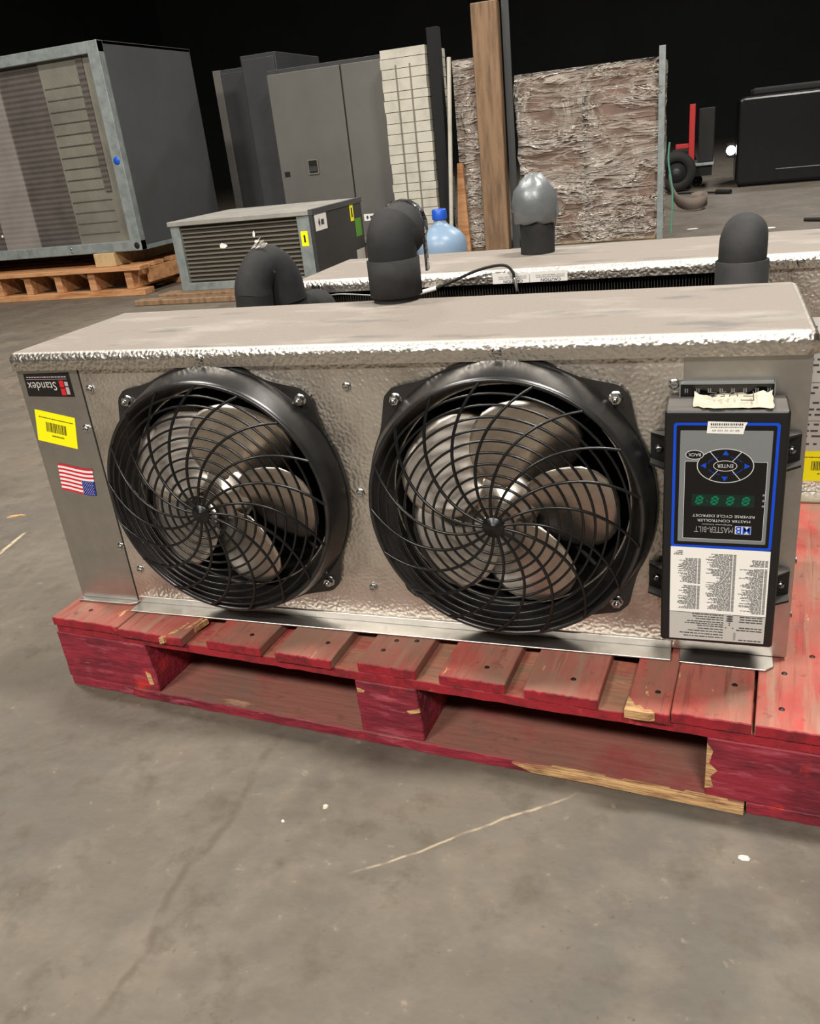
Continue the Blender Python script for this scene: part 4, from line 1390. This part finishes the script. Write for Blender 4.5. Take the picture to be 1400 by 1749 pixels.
# ------------------------------------------------------------------ debris on the floor
def chip(name, loc, sx, sy, sz, m, label, rz=0.0, seed=1):
    rd = rng(seed)
    b = MB()
    n = 7
    lo = [(sx * math.cos(2 * PI * k / n) * rd.uniform(0.7, 1.1), sy * math.sin(2 * PI * k / n) * rd.uniform(0.7, 1.1), 0) for k in range(n)]
    hi = [(p[0] * 0.7, p[1] * 0.7, sz * rd.uniform(0.7, 1.1)) for p in lo]
    b.add(lo + hi, [tuple(range(n))[::-1], tuple(range(n, 2 * n))] + [(k, (k + 1) % n, n + (k + 1) % n, n + k) for k in range(n)])
    o = b.build(name, m)
    o.location = loc
    o.rotation_euler = (0, 0, rz)
    return tag(o, label, 'debris')
chip('paint_chip', (0.547, -0.243, 0.0), 0.0048, 0.006, 0.0015, 'mask_tape', 'larger pale chip on the floor in front of the pallet', seed=1)
chip('paint_chip', (0.501, -0.280, 0.0), 0.0026, 0.0024, 0.0015, 'white_p', 'small white chip on the floor beside the dark crack', seed=2)
chip('concrete_crumb', (1.075, -0.214, 0.0), 0.009, 0.0055, 0.0015, 'grey_p', 'flat pale crumb on the floor below the right pallet block', seed=3)
chip('wood_splinter', (-0.717, 0.577, 0.0), 0.030, 0.004, 0.004, 'bare', 'thin reddish wood splinter on the floor at far left', rz=R(25), seed=4)
chip('plastic_scrap', (0.871, 5.797, 0.0), 0.045, 0.02, 0.004, 'white_p', 'white scrap on the floor nearest the wrapped load', seed=5)
chip('plastic_scrap', (1.389, 5.566, 0.0), 0.035, 0.02, 0.004, 'white_p', 'white scrap on the floor right of the black pipe elbow', seed=6)

# ------------------------------------------------------------------ condensing unit on timber, far left
cu = empty('condensing_unit', (-3.95, 4.2, 0.30))
tag(cu, 'big condensing unit with galvanised frame and dark side panel on orange pallet at left', 'condensing unit')
cx0, cx1, cd, ch = -1.25, 1.20, 1.10, 1.30
box_part('bottom_rail', 'galv_dull', cu, cx0, cx1, -0.01, 0.05, 0.0, 0.068, 0.004)
box_part('top_rail', 'galv_dull', cu, cx0, cx1, -0.01, 0.05, ch - 0.07, ch, 0.004)
b = MB(); b.box(cx1 - 0.085, cx1, -0.012, 0.05, 0.0, ch); st = b.build('corner_post', 'galv_dull', cu, 0.004)
MB().revolve([(0.0001, -0.013), (0.022, -0.013), (0.023, -0.0115)], 20, 'y', c=(cx1 - 0.036, 0, 0.034)).build('drain_hole', 'black_gap', st)
MB().revolve([(0.0001, -0.0135), (0.026, -0.0135), (0.027, -0.0115)], 20, 'y', c=(cx1 - 0.045, 0, 0.585)).build('blue_dot_sticker', 'cap', st)
box_part('corner_post', 'galv_dull', cu, cx0, cx0 + 0.08, -0.012, 0.05, 0.0, ch, 0.004)
box_part('side_panel', 'dark_grey', cu, cx1 - 0.03, cx1, 0.05, cd, 0.03, ch, 0.004)
box_part('back_panel', 'dark_grey', cu, cx0, cx1 - 0.03, cd - 0.02, cd, 0.03, ch)
box_part('top_panel', 'dark_grey', cu, cx0, cx1, 0.05, cd, ch - 0.02, ch)
box_part('base_tray', 'galv_dull', cu, cx0, cx1, 0.05, cd, 0.0, 0.03)
for (xa, xb, mm, yy) in ((-1.17, -0.40, 'coil_a', 0.022), (-0.40, 0.0, 'coil_b', 0.03), (0.0, 0.315, 'coil_a', 0.022), (0.315, 0.67, 'coil_b', 0.032)):
    box_part('coil_panel', mm, cu, xa, xb, yy, yy + 0.03, 0.068, ch - 0.07)
box_part('coil_panel', 'coil_c', cu, 0.67, 1.115, 0.028, 0.058, 0.068, ch - 0.07)
for k in range(14):
    z = 0.13 + 0.072 * k
    box_part('louver_seam', 'coil_b', cu, 0.685, 1.02, 0.024, 0.03, z, z + 0.006)
b = MB(); b.box(0.985, 1.035, 0.020, 0.03, 0.40, ch - 0.07); b.build('coil_header', 'coil_b', cu)
for (x, z) in ((0.60, 0.046), (0.605, 0.020)):
    link('screw', SCREW, cu, loc=(x, -0.012, z))

# timber under it
def beam(name, label, m, x0, x1, y0, y1, z0, z1, cat='timber', group=None, bevel=0.004):
    o = MB().box(x0, x1, y0, y1, 0, z1 - z0).build(name, m, None, bevel, 1)
    o.location = (0, 0, z0)
    return tag(o, label, cat, group)
beam('timber_bearer', 'square timber bearer with pale cut end between the condensing unit and orange pallet', 'pale_wood', -3.16, -2.985, 4.17, 5.3, 0.205, 0.299)
beam('timber_bearer', 'long timber bearer under the left part of the condensing unit', 'pale_wood', -5.05, -4.88, 4.17, 5.3, 0.205, 0.299)
op = empty('wooden_pallet', (-3.95, 4.12, 0))
tag(op, 'orange pine pallet carrying the big condensing unit at far left', 'pallet')
def sb(name, x0, x1, y0, y1, z0, z1, m='orange_wood'):
    return MB().box(x0, x1, y0, y1, z0, z1).build(name, m, op, 0.003, 1)
px1 = 1.16
for k in range(6):
    y = 0.0 + k * 0.22
    sb('deck_board', -1.3, px1 + (0.03 if k == 0 else 0.0), y, y + 0.13, 0.175, 0.2045)
for x in (-1.22, -0.72, -0.42, -0.12, 0.16, 0.44, 0.74, 1.06):
    sb('stringer', x - 0.03, x + 0.03, 0.03, 1.2, 0.045, 0.1745)
for k in range(3):
    sb('bottom_board', -1.3, px1 + 0.02, 0.02 + k * 0.52, 0.14 + k * 0.52, 0.0, 0.044)
sb('side_board', px1 - 0.028, px1 + 0.002, 0.15, 1.2, 0.07, 0.173)

# ------------------------------------------------------------------ air conditioner on boards
for i, (x0, x1, y0, y1, lab) in enumerate(((-2.55, -1.25, 3.70, 3.80, 'flat weathered plank on the floor nearest the low air conditioner'),
                                           (-2.50, -1.25, 3.90, 4.06, 'flat weathered plank under the front of the low air conditioner'),
                                           (-2.50, -1.25, 4.70, 4.84, 'flat weathered plank under the rear of the low air conditioner'))):
    beam('plank', lab, 'brown_wood', x0, x1, y0, y1, 0.0, 0.034, 'plank', 'planks under the low air conditioner')
ac = empty('air_conditioner', (-2.36, 4.0, 0.0345))
tag(ac, 'low grey air conditioner with ribbed coil face on planks', 'air conditioner')
aw, ad, ah = 1.02, 0.82, 0.446
box_part('base_rail', 'galv_dull', ac, 0, aw - 0.09, -0.006, 0.02, 0.0, 0.05, 0.003)
box_part('base_tray', 'galv_dull', ac, 0.01, aw - 0.01, 0.02, ad, 0.0, 0.04)
box_part('corner_post', 'galv_dull', ac, 0, 0.068, -0.008, 0.06, 0.0, ah - 0.03, 0.003)
box_part('corner_post', 'galv_dull', ac, aw - 0.098, aw - 0.012, -0.008, 0.06, 0.0, ah - 0.03, 0.003)
box_part('top_panel', 'ac_top', ac, -0.012, aw - 0.01, -0.018, ad, ah - 0.03, ah, 0.004)
box_part('coil', 'fin_dark', ac, 0.068, aw - 0.098, 0.022, 0.08, 0.05, ah - 0.03)
for k in range(13):
    z = 0.062 + k * 0.0272
    b = MB(); b.prism([(0.010, z), (0.0235, z + 0.003), (0.0235, z + 0.011), (0.010, z + 0.007)], 0.068, aw - 0.098, 'x')
    b.build('slat', 'fin_light', ac)
sp = box_part('side_panel', 'dark_grey2', ac, aw - 0.012, aw + 0.012, -0.010, ad, 0.0, ah - 0.012, 0.003)
box_part('side_lip', 'dark_grey', sp, aw - 0.014, aw + 0.018, -0.012, ad + 0.005, ah - 0.03, ah + 0.002)
box_part('back_panel', 'dark_grey2', ac, 0, aw - 0.012, ad - 0.01, ad, 0.04, ah - 0.03)
box_part('left_panel', 'dark_grey2', ac, 0.0, 0.012, 0.06, ad, 0.04, ah - 0.03)
lb = box_part('barcode_label', 'yellow', ac, aw - 0.082, aw - 0.034, -0.0095, -0.0085, 0.235, 0.325)
box_part('barcode', 'ink', lb, aw - 0.064, aw - 0.052, -0.0105, -0.0097, 0.258, 0.302)
xs = aw + 0.013
def side_label(name, m, y0, y1, z0, z1):
    return box_part(name, m, ac, xs, xs + 0.0012, y0, y1, z0, z1)
wl = side_label('white_label', 'white_p', 0.02, 0.20, 0.315, 0.415)
b = MB(); b.prism([(0.065, 0.362), (0.085, 0.39), (0.1, 0.362), (0.085, 0.335)], xs + 0.0013, xs + 0.0018, 'x'); b.box(xs + 0.0013, xs + 0.0018, 0.11, 0.155, 0.345, 0.378); b.build('label_print', 'ink_soft', wl)
yl_ = side_label('barcode_label', 'yellow', 0.60, 0.66, 0.31, 0.42)
box_part('barcode', 'ink', yl_, xs + 0.0013, xs + 0.0018, 0.620, 0.640, 0.335, 0.395)
side_label('green_sticker', 'green', 0.67, 0.78, 0.20, 0.32)
side_label('grey_label', 'grey_p', 0.64, 0.79, 0.02, 0.115)

rd = rng(62)
for (x, z, w_, h_) in ((0.36, 0.27, 0.035, 0.022), (0.60, 0.33, 0.012, 0.03), (0.61, 0.285, 0.02, 0.014)):
    MB().add([(x + w_ * math.cos(2 * PI * k / 7) * rd.uniform(0.5, 1.1), 0.008 + 0.002 * (k % 2), z + h_ * math.sin(2 * PI * k / 7) * rd.uniform(0.5, 1.1)) for k in range(7)], [tuple(range(7))]).build('torn_film', 'white_p', ac, solid=0.001)
for (x, z, w_, h_) in ((-0.045, 0.50, 0.012, 0.03), (-0.01, 0.17, 0.012, 0.012)):
    MB().add([(x + w_ * math.cos(2 * PI * k / 7) * rd.uniform(0.6, 1.1), 0.019, z + h_ * math.sin(2 * PI * k / 7) * rd.uniform(0.6, 1.1)) for k in range(7)], [tuple(range(7))]).build('torn_film', 'white_p', cu, solid=0.001)

# ------------------------------------------------------------------ rooftop unit with doors behind
rt = empty('rooftop_unit', (-2.25, 5.5, 0.10))
tag(rt, 'tall grey rooftop unit with door latch behind the low air conditioner', 'rooftop unit')
rw, rdp, rh = 0.96, 1.0, 1.30
box_part('cabinet', 'dark_grey2', rt, 0.0, rw, 0.02, rdp, 0.0, rh, 0.004)
d1 = box_part('door', 'mid_grey', rt, 0.004, 0.606, 0.0, 0.0195, 0.03, rh - 0.03, 0.004)
d2 = box_part('door', 'mid_grey', rt, 0.618, rw - 0.02, 0.0, 0.0195, 0.03, rh - 0.03, 0.004)
lx, lz = 0.292, 0.597
b = MB(); frame(b, rr_poly(lx - 0.045, lx + 0.045, lz - 0.055, lz + 0.055, 0.008), rr_poly(lx - 0.036, lx + 0.036, lz - 0.045, lz + 0.045, 0.004), -0.006)
la = b.build('latch_frame', 'fin_light', d1, solid=0.008)
box_part('latch', 'black_gap', d1, lx - 0.036, lx + 0.036, -0.004, -0.0005, lz - 0.045, lz + 0.045)
box_part('latch_handle', 'dark_grey2', d1, lx - 0.03, lx + 0.03, -0.012, -0.004, lz - 0.035, lz + 0.004)
box_part('vent_slot', 'black_gap', d1, 0.036, 0.082, -0.003, -0.0005, lz - 0.055, lz - 0.018)
lb = box_part('maker_label', 'white_p', d2, 0.665, 0.80, -0.0025, -0.0005, 0.165, 0.215)
b = MB(); b.prism([(0.682, 0.190), (0.694, 0.206), (0.706, 0.190), (0.694, 0.174)], -0.0035, -0.0027, 'y'); b.box(0.716, 0.79, -0.0035, -0.0027, 0.180, 0.200); b.build('label_print', 'ink_soft', lb)
box_part('base_rail', 'galv_dull', rt, 0.0, rw, -0.02, 0.02, 0.0, 0.04)
beam('timber_skid', 'brown timber skid under the tall grey rooftop unit', 'brown_wood', -2.2, -1.32, 5.50, 6.4, 0.0, 0.0995)
# dark cabinets between
def cabinet(name, label, x0, x1, y0, y1, h, m, edge=None):
    r_ = empty(name, ((x0 + x1) / 2, y0, 0))
    tag(r_, label, 'cabinet')
    w_ = (x1 - x0) / 2
    box_part('body', m, r_, -w_, w_, 0.004, y1 - y0, 0.05, h, 0.004)
    box_part('door', m, r_, -w_ + 0.012, w_ - 0.012, -0.010, 0.0035, 0.08, h - 0.03, 0.004)
    box_part('plinth', 'black_gap', r_, -w_ + 0.01, w_ - 0.01, 0.02, y1 - y0, 0.0, 0.0495)
    if edge:
        box_part('edge_strip', edge, r_, -w_, -w_ + 0.07, -0.016, 0.0035, 0.05, h, 0.003)
    return r_
cabinet('dark_cabinet', 'charcoal cabinet with lighter edge strip between condensing unit and rooftop unit', -2.98, -2.60, 6.0, 6.8, 1.5, 'dark_grey2', 'mid_grey')
cabinet('dark_cabinet', 'narrow charcoal cabinet tight against the left of the tall rooftop unit', -2.58, -2.27, 5.75, 6.6, 1.55, 'dark_grey2')

# ------------------------------------------------------------------ bundle of white panels, stick, crates and posts
pb = empty('panel_bundle', (-1.08, 5.3, 0))
tag(pb, 'upright bundle of stacked white boards beside the rooftop unit', 'boards')
rd = rng(44)
z = 0.16
k = 0
while z < 1.35:
    h_ = rd.uniform(0.055, 0.08)
    box_part('panel', 'white_board', pb, -0.165 + rd.uniform(-0.004, 0.004), 0.165 + rd.uniform(-0.004, 0.004), rd.uniform(-0.004, 0.004), 0.5, z, z + h_ - 0.004)
    z += h_
box_part('support', 'brown_wood', pb, -0.15, 0.15, 0.03, 0.5, 0.0, 0.16)
for x in (-0.055, 0.05):
    box_part('strap', 'fin_light', pb, x - 0.005, x + 0.005, -0.007, -0.004, 0.16, 1.3)
MB().box(-0.04, 0.04, -0.03, 0.05, 0, 1.5).build('steel_post', 'black_gap', tag(empty('rack_post', (-0.862, 5.36, 0)), 'black steel rack post beside the white boards', 'post'), 0.003)
bpy.data.objects['rack_post'].children[0].name = 'upright'
box_part('foot_plate', 'black_gap', bpy.data.objects['rack_post'], -0.05, 0.05, -0.05, 0.07, 0.0, 0.008)
s_ = MB().tube([(-0.805, 5.20, 0.005), (-0.745, 5.30, 1.30)], 0.016, 8).build('pole', 'white_board')
tag(s_, 'thin white pole leaning beside the blue bottle', 'pole')
s_ = MB().prism([(-0.80, 0.0), (-0.70, 0.0), (-0.72, 0.62), (-0.76, 0.62)], 5.36, 5.40, 'y').build('orange_plank', 'orange_wood', None, 0.003, 1)
tag(s_, 'orange wood plank standing behind the blue bottle', 'plank')
br = empty('carton_stack', (-0.675, 5.42, 0))
tag(br, 'narrow stack of brown cartons in shiny film behind the blue bottle', 'cartons')
for k in range(6):
    box_part('carton', 'carton', br, -0.075, 0.075, 0.004, 0.5, 0.02 + k * 0.21, 0.225 + k * 0.21, 0.004)
box_part('skid', 'brown_wood', br, -0.07, 0.07, 0.01, 0.5, 0.0, 0.0195)
MB().box(-0.082, 0.082, -0.006, 0.51, 0.02, 1.285).build('stretch_wrap', 'wrap', br)
tag(MB().box(-0.58, -0.40, 5.32, 5.42, 0, 1.6).build('timber_post', 'brown_wood', None, 0.006, 1), 'wide brown timber post left of the film wrapped load', 'post')
tag(MB().prism([(-0.385, 5.40), (-0.335, 5.40), (-0.335, 5.41), (-0.375, 5.41), (-0.375, 5.45), (-0.385, 5.45)], 0, 1.7, 'z').build('angle_post', 'dark_grey2'), 'dark steel angle post between timber post and wrapped load', 'post')

# water bottle
bt = empty('water_bottle', (-0.345, 3.45, 0))
tag(bt, 'large blue plastic water bottle with blue cap behind the coolers', 'bottle')
prof = [(0.0001, 0.0), (0.115, 0.0), (0.131, 0.012), (0.134, 0.04), (0.134, 0.10), (0.129, 0.108), (0.129, 0.118), (0.134, 0.126), (0.134, 0.20), (0.129, 0.208), (0.129, 0.218), (0.134, 0.226), (0.134, 0.285),
        (0.128, 0.315), (0.105, 0.348), (0.070, 0.372), (0.045, 0.386), (0.034, 0.400), (0.031, 0.42), (0.031, 0.435), (0.0001, 0.436)]
MB().revolve(prof, 40).build('bottle_body', 'bottle', bt)
MB().revolve([(0.0385, 0.415), (0.0395, 0.42), (0.0385, 0.460), (0.034, 0.466), (0.0001, 0.466)], 28).build('cap', 'cap', bt)

# ------------------------------------------------------------------ film wrapped load
wl_ = empty('wrapped_load', (0.17, 5.4, 0))
tag(wl_, 'pallet load of brown cartons under crinkled clear stretch film', 'wrapped load')
rd = rng(91)
for k in range(10):
    for j, (xa, xb) in enumerate(((-0.46, -0.02), (0.0, 0.46))):
        box_part('carton', 'carton', wl_, xa + rd.uniform(0, 0.012), xb - rd.uniform(0, 0.012), 0.02 + rd.uniform(0, 0.012), 0.75, 0.02 + 0.11 * k, 0.126 + 0.11 * k, 0.004)
box_part('skid', 'pale_wood', wl_, -0.46, 0.46, 0.03, 0.75, 0.0, 0.0195)
def wrap_mesh(x0, x1, y0, y1, z0, z1):
    b = MB()
    per = []
    n = 26
    for k in range(n): per.append((x0 + (x1 - x0) * k / n, y0))
    for k in range(n): per.append((x1, y0 + (y1 - y0) * k / n))
    for k in range(n): per.append((x1 - (x1 - x0) * k / n, y1))
    for k in range(n): per.append((x0, y1 - (y1 - y0) * k / n))
    nz = 26
    vs_, fs = [], []
    cx, cy = (x0 + x1) / 2, (y0 + y1) / 2
    for i in range(nz + 1):
        z = z0 + (z1 - z0) * i / nz
        for (x, y) in per:
            d = mnoise.noise(Vector((x * 5 + z * 2, y * 5, z * 9))) * 0.022 + mnoise.noise(Vector((x * 14, y * 14 + 5, z * 22))) * 0.008
            vx, vy = x - cx, y - cy
            l_ = math.hypot(vx, vy)
            vs_.append((x + vx / l_ * (d + 0.012), y + vy / l_ * (d + 0.012) - 0.006 * (1 if y == y0 else 0), z))
    m_ = len(per)
    for i in range(nz):
        for j in range(m_):
            j2 = (j + 1) % m_
            fs.append((i * m_ + j, i * m_ + j2, (i + 1) * m_ + j2, (i + 1) * m_ + j))
    b.add(vs_, fs, 0, True)
    return b
wrap_mesh(-0.475, 0.475, -0.005, 0.77, 0.01, 1.14).build('stretch_wrap', 'wrap', wl_)
MB().box(-0.02, 0.02, -0.005, 0.02, 0.0, 1.2).build('corner_guard', 'galv_dull', wl_).location = (0.492, -0.02, 0.0)
s_ = MB()
s_.tube(smooth_path([(0.720, 5.33, 0.62), (0.715, 5.33, 0.5), (0.745, 5.32, 0.30), (0.742, 5.31, 0.04)]), [0.007] * 25, 6)
s_ = s_.build('packing_strap', 'teal')
tag(s_, 'thin green packing strap hanging at the corner of the wrapped load', 'strap')

# webbing strap lying on the floor with its end curled up
def ribbon(path, wdir, half, thick):
    b = MB()
    P_ = smooth_path(path, 6)
    vs_, fs = [], []
    for p in P_:
        vs_ += [p - Vector(wdir) * half, p + Vector(wdir) * half]
    for i in range(len(P_) - 1):
        fs.append((2 * i, 2 * i + 1, 2 * i + 3, 2 * i + 2))
    b.add(vs_, fs, 0, True)
    return b
o = ribbon([(0.60, 7.9, 0.22), (0.64, 7.6, 0.15), (0.70, 7.3, 0.085), (0.77, 7.1, 0.062), (0.86, 7.05, 0.060), (0.93, 7.10, 0.068), (0.955, 7.25, 0.078), (0.90, 7.38, 0.082), (0.83, 7.33, 0.078), (0.825, 7.22, 0.070)],
           (0.0, 0.38, 0.92), 0.05, 0.004).build('webbing_strap', 'web', solid=0.006)
tag(o, 'grey webbing strap on the floor with a curled end beside the wrapped load', 'strap')
o = MB()
o.tube([(0.55, 8.84, 0.015), (1.02, 8.52, 0.015), (1.04, 8.50, 0.02), (1.165, 8.40, 0.02)], [0.010, 0.010, 0.026, 0.024], 8)
tag(o.build('jack_handle', 'rubber'), 'thin black rod with thicker grip lying on the floor before the wheeled cart', 'rod')
o = MB(); o.tube([(1.62, 5.79, 0.014), (1.70, 5.745, 0.014), (1.95, 5.60, 0.014)], [0.012, 0.014, 0.013], 8)
tag(o.build('steel_rod', 'rubber'), 'short dark rod on the floor at the right edge', 'rod')

# wheeled cart with red frame
ct = empty('wheeled_cart', (0.62, 9.15, 0))
tag(ct, 'cart with large black tyre and red frame behind the wrapped load', 'cart')
def wheel(parent, x, y, r, w_, name='wheel'):
    b = MB()
    b.revolve([(r * 0.55, -w_ * 0.42), (r * 0.6, -w_ / 2), (r * 0.92, -w_ / 2), (r, -w_ * 0.3), (r, w_ * 0.3), (r * 0.92, w_ / 2), (r * 0.6, w_ / 2), (r * 0.55, w_ * 0.42), (r * 0.55, -w_ * 0.42)], 36, 'y', c=(x, y, r))
    t = b.build(name, 'rubber', parent)
    MB().revolve([(0.0001, -w_ * 0.30), (r * 0.18, -w_ * 0.34), (r * 0.22, -w_ * 0.2), (r * 0.54, -w_ * 0.14), (r * 0.54, w_ * 0.3), (0.0001, w_ * 0.3)], 24, 'y', c=(x, y, r)).build('wheel_rim', 'dark_grey2', t)
    return t
wheel(ct, 0.0, 0.0, 0.20, 0.13)
wheel(ct, 0.0, 0.9, 0.20, 0.13)
wheel(ct, 0.20, 0.52, 0.062, 0.05, 'caster')
box_part('deck', 'galv_dull', ct, 0.10, 0.375, 0.10, 0.95, 0.235, 0.262, 0.004)
box_part('side_board', 'rubber', ct, 0.13, 0.36, 0.14, 0.17, 0.13, 0.2345)
box_part('bracket', 'dark_grey2', ct, 0.18, 0.22, 0.45, 0.58, 0.125, 0.2345)
box_part('red_post', 'cart_red', ct, 0.115, 0.175, 0.12, 0.18, 0.2625, 0.85, 0.006)
box_part('cross_arm', 'cart_red', ct, -0.02, 0.115, 0.12, 0.16, 0.42, 0.47, 0.006)
box_part('load_box', 'rubber', ct, 0.21, 0.37, 0.2, 0.9, 0.263, 0.80, 0.01)
box_part('axle', 'dark_grey2', ct, -0.02, 0.02, 0.0, 0.9, 0.18, 0.22)
box_part('frame_bar', 'dark_grey2', ct, 0.02, 0.36, 0.30, 0.36, 0.18, 0.2345)

# black machine at the right edge
bk = empty('floor_machine', (2.05, 9.05, 0))
tag(bk, 'big gloss black machine with thin added highlight strip and a lit headlamp on the floor', 'machine')
MB().prism(rr_poly(-0.84, 1.4, 0.015, 0.86, 0.06), 0.0, 1.1, 'y').build('body', 'gloss_black', bk, 0.03, 3)
box_part('highlight_strip', 'zinc', bk, -0.45, 1.35, -0.012, -0.001, 0.150, 0.156)  # bright strip modelled in place of the horizontal highlight on the body
box_part('skirt', 'rubber', bk, -0.78, 1.36, 0.04, 1.05, 0.0, 0.016)
box_part('top_panel', 'rubber', bk, -0.7, 1.3, 0.1, 1.0, 0.8605, 0.93, 0.02)
hl = MB().prism([(-0.93, 0.30), (-0.84, 0.29), (-0.84, 0.44), (-0.93, 0.43)], 0.12, 0.30, 'y').build('headlamp', 'rubber', bk, 0.01, 2)
MB().revolve([(0.0001, -0.010), (0.030, -0.009), (0.044, -0.002), (0.046, 0.004)], 24, 'y', c=(-0.888, 0.116, 0.365)).build('lens', 'lamp_on', hl)
